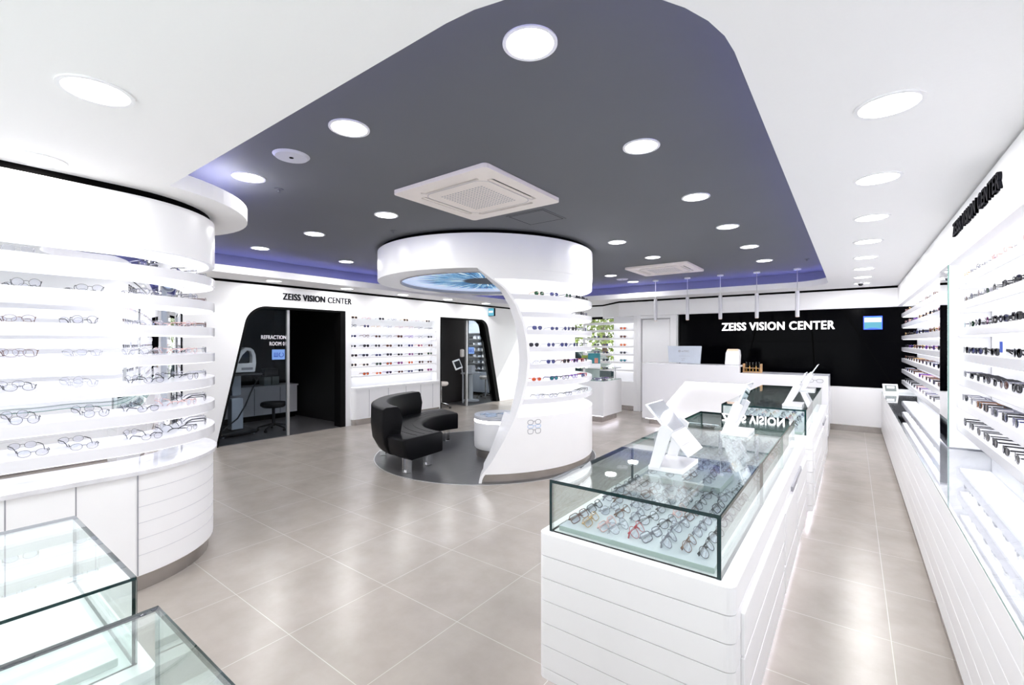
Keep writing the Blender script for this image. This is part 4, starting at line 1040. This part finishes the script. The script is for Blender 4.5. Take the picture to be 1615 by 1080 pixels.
MB().prism([(-0.05, 0), (0.05, 0), (0.04, 0.03), (-0.01, 0.07)], -0.05, 0.05, axis='y').xf(mt).build('wedge', M['pale'], t)
MB().box(0.02, 0.07, -0.06, 0.06, 0.0, 0.03).xf(mt).build('dark_block', M['print_blue'], t, bevel=0.004)

# ------------------------------------------------------------------ countertop mirrors
def cmirror(x, y, label, tilt, lean, ang=0, flip=1, size=0.30):
    """base slab, two posts, board hinged between them; board slopes down towards +x when flip = 1"""
    t = thing('countertop_mirror', label, 'mirror stand', (x, y, 0.95))
    R0 = Matrix.Translation((x, y, 0.9505)) @ Matrix.Rotation(ang, 4, 'Z')
    MB().box(-0.075, 0.085, -0.13, 0.13, 0.0, 0.022).xf(R0).build('base_slab', M['acrylic'], t, bevel=0.003)
    px, pz = 0.0+lean*0.20, 0.195
    for s in (-1, 1):
        ya, yb = sorted((s*0.120, s*0.136))
        MB().prism([(-0.07, 0.012), (-0.02, 0.012), (px+0.03, pz), (px-0.01, pz+0.03), (px-0.03, pz+0.01)], ya, yb, axis='y').xf(R0).build('post', M['acrylic'], t, bevel=0.002)
    Rb = R0 @ Matrix.Translation((px, 0, pz)) @ Matrix.Rotation(R_(tilt)*flip, 4, 'Y')
    h = size/2
    MB().box(-h, h, -0.118, 0.118, -0.009, 0.0).xf(Rb).build('board', M['acrylic'], t, bevel=0.003)
    MB().box(-h+0.008, h*0.12, -0.108, 0.108, 0.0, 0.003).xf(Rb).build('mirror_face', M['stand_mirror'], t)
    MB().box(h*0.12, h*0.16, -0.108, 0.108, 0.0, 0.003).xf(Rb).build('dark_edge', M['ink_grey'], t)
    MB().box(h*0.62, h*0.64, -0.09, 0.02, 0.0, 0.0015).xf(Rb).build('printed_line', M['ink_grey'], t)
    return t
cmirror(-0.70, 2.24, 'nearest white countertop mirror tilted back on the nearer glass case', 48, 0.05)
cmirror(-0.615, 3.31, 'second white countertop mirror standing upright near the far end of the nearer case', 110, 0.15, flip=1)
cmirror(-0.46, 5.10, 'white countertop mirror at the near right corner of the farther glass case', 118, 0.25, size=0.27)
cmirror(-0.46, 6.85, 'white countertop mirror at the far end of the farther glass case', 122, 0.2, size=0.30)

# ------------------------------------------------------------------ reception desk
rd = thing('reception_desk', 'long white reception desk with slanted glowing recess', 'reception desk', (-1.8, 8.8, 0))
DY = 8.5
front = [(-3.24, 0.11), (-3.02, 0.11), (-2.43, 0.84), (-1.40, 0.84), (-1.40, 0.11), (-1.25, 0.11), (-0.30, 0.11), (-0.30, 1.03), (-1.54, 1.03), (-1.54, 1.155), (-3.24, 1.155)]
MB().prism(front, DY, DY+0.10, axis='y').build('front_panel', M['white_gloss'], rd, bevel=0.003)
MB().prism([(-3.02, 0.11), (-1.40, 0.11), (-1.40, 0.84), (-2.43, 0.84)], DY+0.10, DY+0.12, axis='y').build('recess_panel', M['white'], rd)
MB().box(-2.42, -1.41, DY+0.075, DY+0.095, 0.828, 0.838).build('light_strip', M['bright_strip'], rd)
MB().prism([(-3.005, 0.115), (-2.99, 0.115), (-2.405, 0.835), (-2.42, 0.835)], DY+0.075, DY+0.095, axis='y').build('light_strip', M['bright_strip'], rd)
MB().box(-3.24, -1.54, DY+0.10, DY+0.45, 1.13, 1.155).build('upper_top', M['white_gloss'], rd, bevel=0.003)
MB().box(-1.54, -0.30, DY+0.10, DY+0.70, 1.0, 1.03).build('lower_top', M['grey_top'], rd, bevel=0.003)
MB().box(-0.33, -0.30, DY+0.10, DY+0.70, 0.11, 1.0).build('end_panel', M['white_gloss'], rd)
MB().box(-3.24, -3.21, DY+0.10, DY+0.45, 0.11, 1.13).build('end_panel', M['white_gloss'], rd)
MB().box(-3.12, -0.42, DY+0.06, DY+0.40, 0.0, 0.11).build('plinth', M['steel'], rd)
MB().box(-3.18, -0.34, DY+0.02, DY+0.045, 0.100, 0.108).build('floor_light', M['floor_strip'], rd)
b = MB()
for s in (-1, 1): b.tube([(-0.47+s*0.062+p[0], DY-0.0015, 0.955+p[1]) for p in sup(0.042, 0.026, 2.8, 20)], 0.004, 5, True)
b.tube([(-0.49, DY-0.0015, 0.962), (-0.47, DY-0.0015, 0.968), (-0.45, DY-0.0015, 0.962)], 0.004, 5)
b.build('spectacle_logo', M['ink_grey'], rd)
mo = thing('monitor', 'pale desktop monitor with a small printed logo on the reception desk', 'monitor', (-2.55, 8.85, 1.155))
mt = Matrix.Translation((-2.85, 8.78, 1.156)) @ Matrix.Rotation(R_(-5), 4, 'X')
MB().prism(rpoly([(0.03, 0.02, 0.01), (0.60, 0.0, 0.01), (0.62, 0.33, 0.01), (0.0, 0.33, 0.01)], 4), 0, 0.03, axis='y').xf(mt).build('casing', M['blueish'], mo, bevel=0.003)
MB().box(0.24, 0.36, 0.03, 0.05, 0.0, 0.12).xf(mt).build('stand', M['alu'], mo)
mt2 = Matrix.Translation((-2.85, 8.779, 1.156)) @ Matrix.Rotation(R_(-5), 4, 'X')
def mono(s, u, v, wv, hv, mat='ink_grey'):
    return text_mb(s, wv, hv, 0.001, 0.05).xf(mt2 @ uvw((u, 0, v), (1, 0, 0), (0, -1, 0))).build('printing', M[mat], mo)
mono('mTEC', 0.265, 0.215, 0.135, 0.035); mono('-----------', 0.22, 0.14, 0.20, 0.004); mono('I mTEC', 0.265, 0.085, 0.07, 0.014); mono('RX 21', 0.27, 0.055, 0.05, 0.014)
MB().ring(0, 0, 0, 0.001, 0.012, 0.022, 20).cyl(0, 0, 0, 0.001, 0.006, 12).xf(mt2 @ uvw((0.225, 0, 0.232), (1, 0, 0), (0, -1, 0))).build('printing', M['ink_grey'], mo)
lp = thing('desk_lamp', 'small white tapered box lamp with warm top on the reception desk', 'lamp', (-1.72, 8.85, 1.155))
MB().prism([(-1.83, 1.156), (-1.60, 1.156), (-1.59, 1.32), (-1.60, 1.41), (-1.615, 1.43), (-1.785, 1.43), (-1.815, 1.36)], 8.78, 8.94, axis='y').build('housing', M['white'], lp, bevel=0.012)
MB().prism([(-1.61, 1.40), (-1.61, 1.435), (-1.78, 1.435), (-1.80, 1.40)], 8.775, 8.80, axis='y').build('glowing_top', M['warm'], lp, bevel=0.004)
pr_ = thing('tube_rack', 'small wooden rack with amber glass tubes beside the white lamp', 'rack', (-1.35, 8.85, 1.03))
MB().box(-1.54, -1.26, 8.80, 8.90, 1.031, 1.045).box(-1.54, -1.26, 8.80, 8.90, 1.10, 1.108).box(-1.272, -1.25, 8.79, 8.91, 1.031, 1.18).box(-1.54, -1.52, 8.79, 8.91, 1.031, 1.18).build('wooden_frame', M['wood'], pr_, bevel=0.002)
for i in range(5):
    x = -1.49+i*0.05
    v = MB().cyl(x, 8.85, 1.05, 1.21, 0.010, 12).build('glass_tube', M['glass_clear'], pr_, smooth=True)
    MB().cyl(x, 8.85, 1.052, 1.14 if i % 2 else 1.09, 0.008, 12).build('liquid', M['amber'], v, smooth=True)

# ------------------------------------------------------------------ back left: shelves, island, window view
bs_ = thing('wall_display', 'narrow white shelf tower left of the white door at the back', 'display shelves', (-4.2, 10.1, 0))
MB().box(-4.54, -3.92, 10.10, 10.13, 0.62, 2.15).build('back_panel', M['white'], bs_)
MB().box(-3.98, -3.90, 9.92, 10.13, 0.0, 2.15).build('side_panel', M['white'], bs_)
for z in SH: 
    s = MB().box(-4.54, -3.98, 9.93, 10.10, z-0.045, z).build('shelf', M['white'], bs_, bevel=0.002)
    MB().box(-4.52, -4.0, 9.945, 10.09, z-0.051, z-0.0455).build('light_strip', M['strip'], s)
MB().box(-4.54, -3.98, 9.92, 10.10, 0.11, 0.66).build('lower_cabinet', M['white'], bs_)
MB().box(-4.54, -3.92, 9.94, 10.10, 0.0, 0.11).build('plinth', M['steel'], bs_)
os_ = thing('window_shelves', 'open white shelves standing before the shop window', 'display shelves', (-5.1, 10.3, 0))
for z in SH:
    MB().prism([(-5.45, 10.40), (-5.42, 10.25), (-4.56, 9.93), (-4.56, 10.10), (-4.7, 10.40)], z-0.05, z).build('shelf', M['white'], os_, bevel=0.002)
MB().prism([(-5.45, 10.40), (-5.42, 10.25), (-4.56, 9.93), (-4.56, 10.10), (-4.7, 10.40)], 0.0, 0.66).build('lower_cabinet', M['white'], os_)
MB().box(-5.46, -5.40, 10.30, 10.40, 0, 2.15).build('side_post', M['white'], os_)
for r, z in enumerate(SH[1:6]):
    place((-4.25, 9.96, z+0.001), (0.2, -1), 'square', ['tortoiseshell', 'brown', 'gold', 'grey', 'navy'][r], ['orange', 'brown', 'orange', 'dark', 'teal'][r], 'alone on %s shelf down, tower by white door' % ORD[r+1], 'sunglasses on the shelf tower', detail=False, scale=1.1)
    for k, (x, y) in enumerate(((-4.72, 10.03), (-5.0, 10.13))):
        if r in (0,): continue
        place((x, y, z+0.001), (0.3, -1), 'square', random.choice(['black', 'navy', 'tortoiseshell']), random.choice(['dark', 'blue']), '%s from right, %s shelf down, window shelves' % (ORD[k], ORD[r+1]), 'sunglasses on the window shelves', detail=False, scale=1.1)
isl = thing('display_island', 'white square display island with glass shelf near the window', 'display island', (-4.2, 8.4, 0))
ip = rpoly([(-4.7, 8.05, 0.01), (-3.82, 8.05, 0.01), (-3.82, 8.90, 0.01), (-4.7, 8.90, 0.01)], 3)
MB().prism(ip, 0.13, 0.80).build('body', M['white'], isl, bevel=0.003)
MB().box(-4.62, -3.90, 8.13, 8.82, 0.0, 0.13).build('plinth', M['steel'], isl)
MB().box(-4.66, -3.86, 8.09, 8.86, 0.118, 0.126).build('floor_light', M['floor_strip'], isl)
pane('glass_floor', isl, (-4.69, -3.83, 8.06, 8.89, 0.802, 0.81), 'glass', 'edge_light')
pane('glass_shelf', isl, (-4.69, -3.83, 8.06, 8.89, 1.03, 1.038), 'glass', 'edge')
for x, y in ((-4.60, 8.15), (-3.92, 8.80), (-4.60, 8.80)): MB().cyl(x, y, 0.81, 1.03, 0.008, 10).build('support', M['chrome'], isl, smooth=True)
MB().box(-4.35, -4.15, 8.3, 8.55, 0.81, 1.03).build('glass_column', M['tray_edge'], isl)
for i in range(9):
    x, y = [(-4.5+0.13*i, 8.16) if i < 6 else (-3.93, 8.3+0.16*(i-6))][0]
    place((x, y, 0.811), (0.2, -1) if i < 6 else (1, 0), 'square', ['navy', 'purple', 'black'][i % 3], 'clear', '%s along the edge of the display island' % ORD[i], 'eyeglasses on the display island', detail=False)
po = thing('tablet_poster', 'teal poster card with a portrait standing on the display island', 'poster', (-4.1, 8.25, 1.038))
mt = Matrix.Translation((-4.25, 8.22, 1.04)) @ Matrix.Rotation(R_(20), 4, 'Z') @ Matrix.Rotation(R_(-8), 4, 'X')
MB().box(0, 0.24, 0, 0.012, 0.09, 0.30).xf(mt).build('teal_card', M['poster'], po)
MB().box(0.13, 0.20, -0.002, 0.0, 0.10, 0.20).xf(mt).build('portrait', M['skin'], po, bevel=0.001)
MB().box(-0.01, 0.25, -0.001, 0.02, 0.0, 0.09).xf(mt).build('white_foot', M['white'], po, bevel=0.004)
MB().box(-0.13, -0.01, 0.03, 0.04, 0.08, 0.26).xf(mt).build('side_card', M['leaf'], po)

# outside, seen through the shop window
tag(MB().box(-40, 10, 10.9, 60, -0.2, -0.1).build('street', M['asphalt']), 'pale grey street outside the shop window', 'street')
tr_ = thing('street_tree', 'yellow green tree outside the shop window', 'tree', (-7.6, 16.0, -0.1))
MB().tube([(-7.6, 16, -0.098), (-7.55, 16, 1.2), (-7.7, 16.1, 2.2)], [0.14, 0.11, 0.07], 10).build('trunk', M['bark'], tr_, smooth=True)
lf = MB(); rnd = random.Random(3)
for i in range(2600):
    a, b_, c = rnd.gauss(0, 1), rnd.gauss(0, 1), rnd.gauss(0, 1); l = math.sqrt(a*a+b_*b_+c*c); q = rnd.random()**0.4
    p = Vector((-7.7+a/l*1.9*q, 16+b_/l*1.5*q, 2.75+c/l*1.25*q)); s = rnd.uniform(0.05, 0.11)
    u = Vector((rnd.uniform(-1, 1), rnd.uniform(-1, 1), rnd.uniform(-1, 1))).normalized(); v = u.orthogonal().normalized()
    lf.add([p-u*s, p+v*s*0.6, p+u*s, p-v*s*0.6], [(0, 1, 2, 3)])
lf.build('foliage', M['leaf'], tr_)
hg = MB()
for i in range(1600):
    p = Vector((rnd.uniform(-14, -5), rnd.uniform(19, 20), rnd.uniform(0.1, 1.9))); s = rnd.uniform(0.06, 0.14)
    u = Vector((rnd.uniform(-1, 1), rnd.uniform(-1, 1), rnd.uniform(-1, 1))).normalized(); v = u.orthogonal().normalized()
    hg.add([p-u*s, p+v*s*0.6, p+u*s, p-v*s*0.6], [(0, 1, 2, 3)])
tag(hg.build('hedge', M['leaf']), 'green hedge across the street behind the parked car', 'hedge')
def car(x, y, paint, label):
    t = thing('car', label, 'car', (x, y, -0.1))
    body = [(-2.1, 0.25), (2.1, 0.25), (2.2, 0.55), (2.1, 0.85), (1.2, 0.95), (0.7, 1.42), (-0.9, 1.46), (-1.7, 1.0), (-2.15, 0.9), (-2.2, 0.5)]
    MB().prism([(x+p[0], p[1]-0.1) for p in body], y-0.85, y+0.85, axis='y').build('body', paint, t, bevel=0.06, seg=3)
    for s in ([(-1.35, 0.98), (-0.85, 1.36), (-0.15, 1.37), (-0.15, 0.98)], [(-0.05, 0.98), (-0.05, 1.37), (0.62, 1.35), (1.0, 0.98)]):
        MB().prism([(x+p[0], p[1]-0.1) for p in s], y-0.87, y+0.87, axis='y').build('side_window', M['screen'], t)
    for dx in (-1.35, 1.35):
        for dy in (-0.82, 0.82): MB().tube([(x+dx, y+dy-0.09, 0.22), (x+dx, y+dy+0.09, 0.22)], 0.32, 20).build('wheel', M['black_plastic'], t, smooth=True)
car(-7.7, 13.6, M['carpaint'], 'dark car parked outside the shop window')
car(-10.5, 17.6, M['carwhite'], 'white car farther out beyond the dark car')
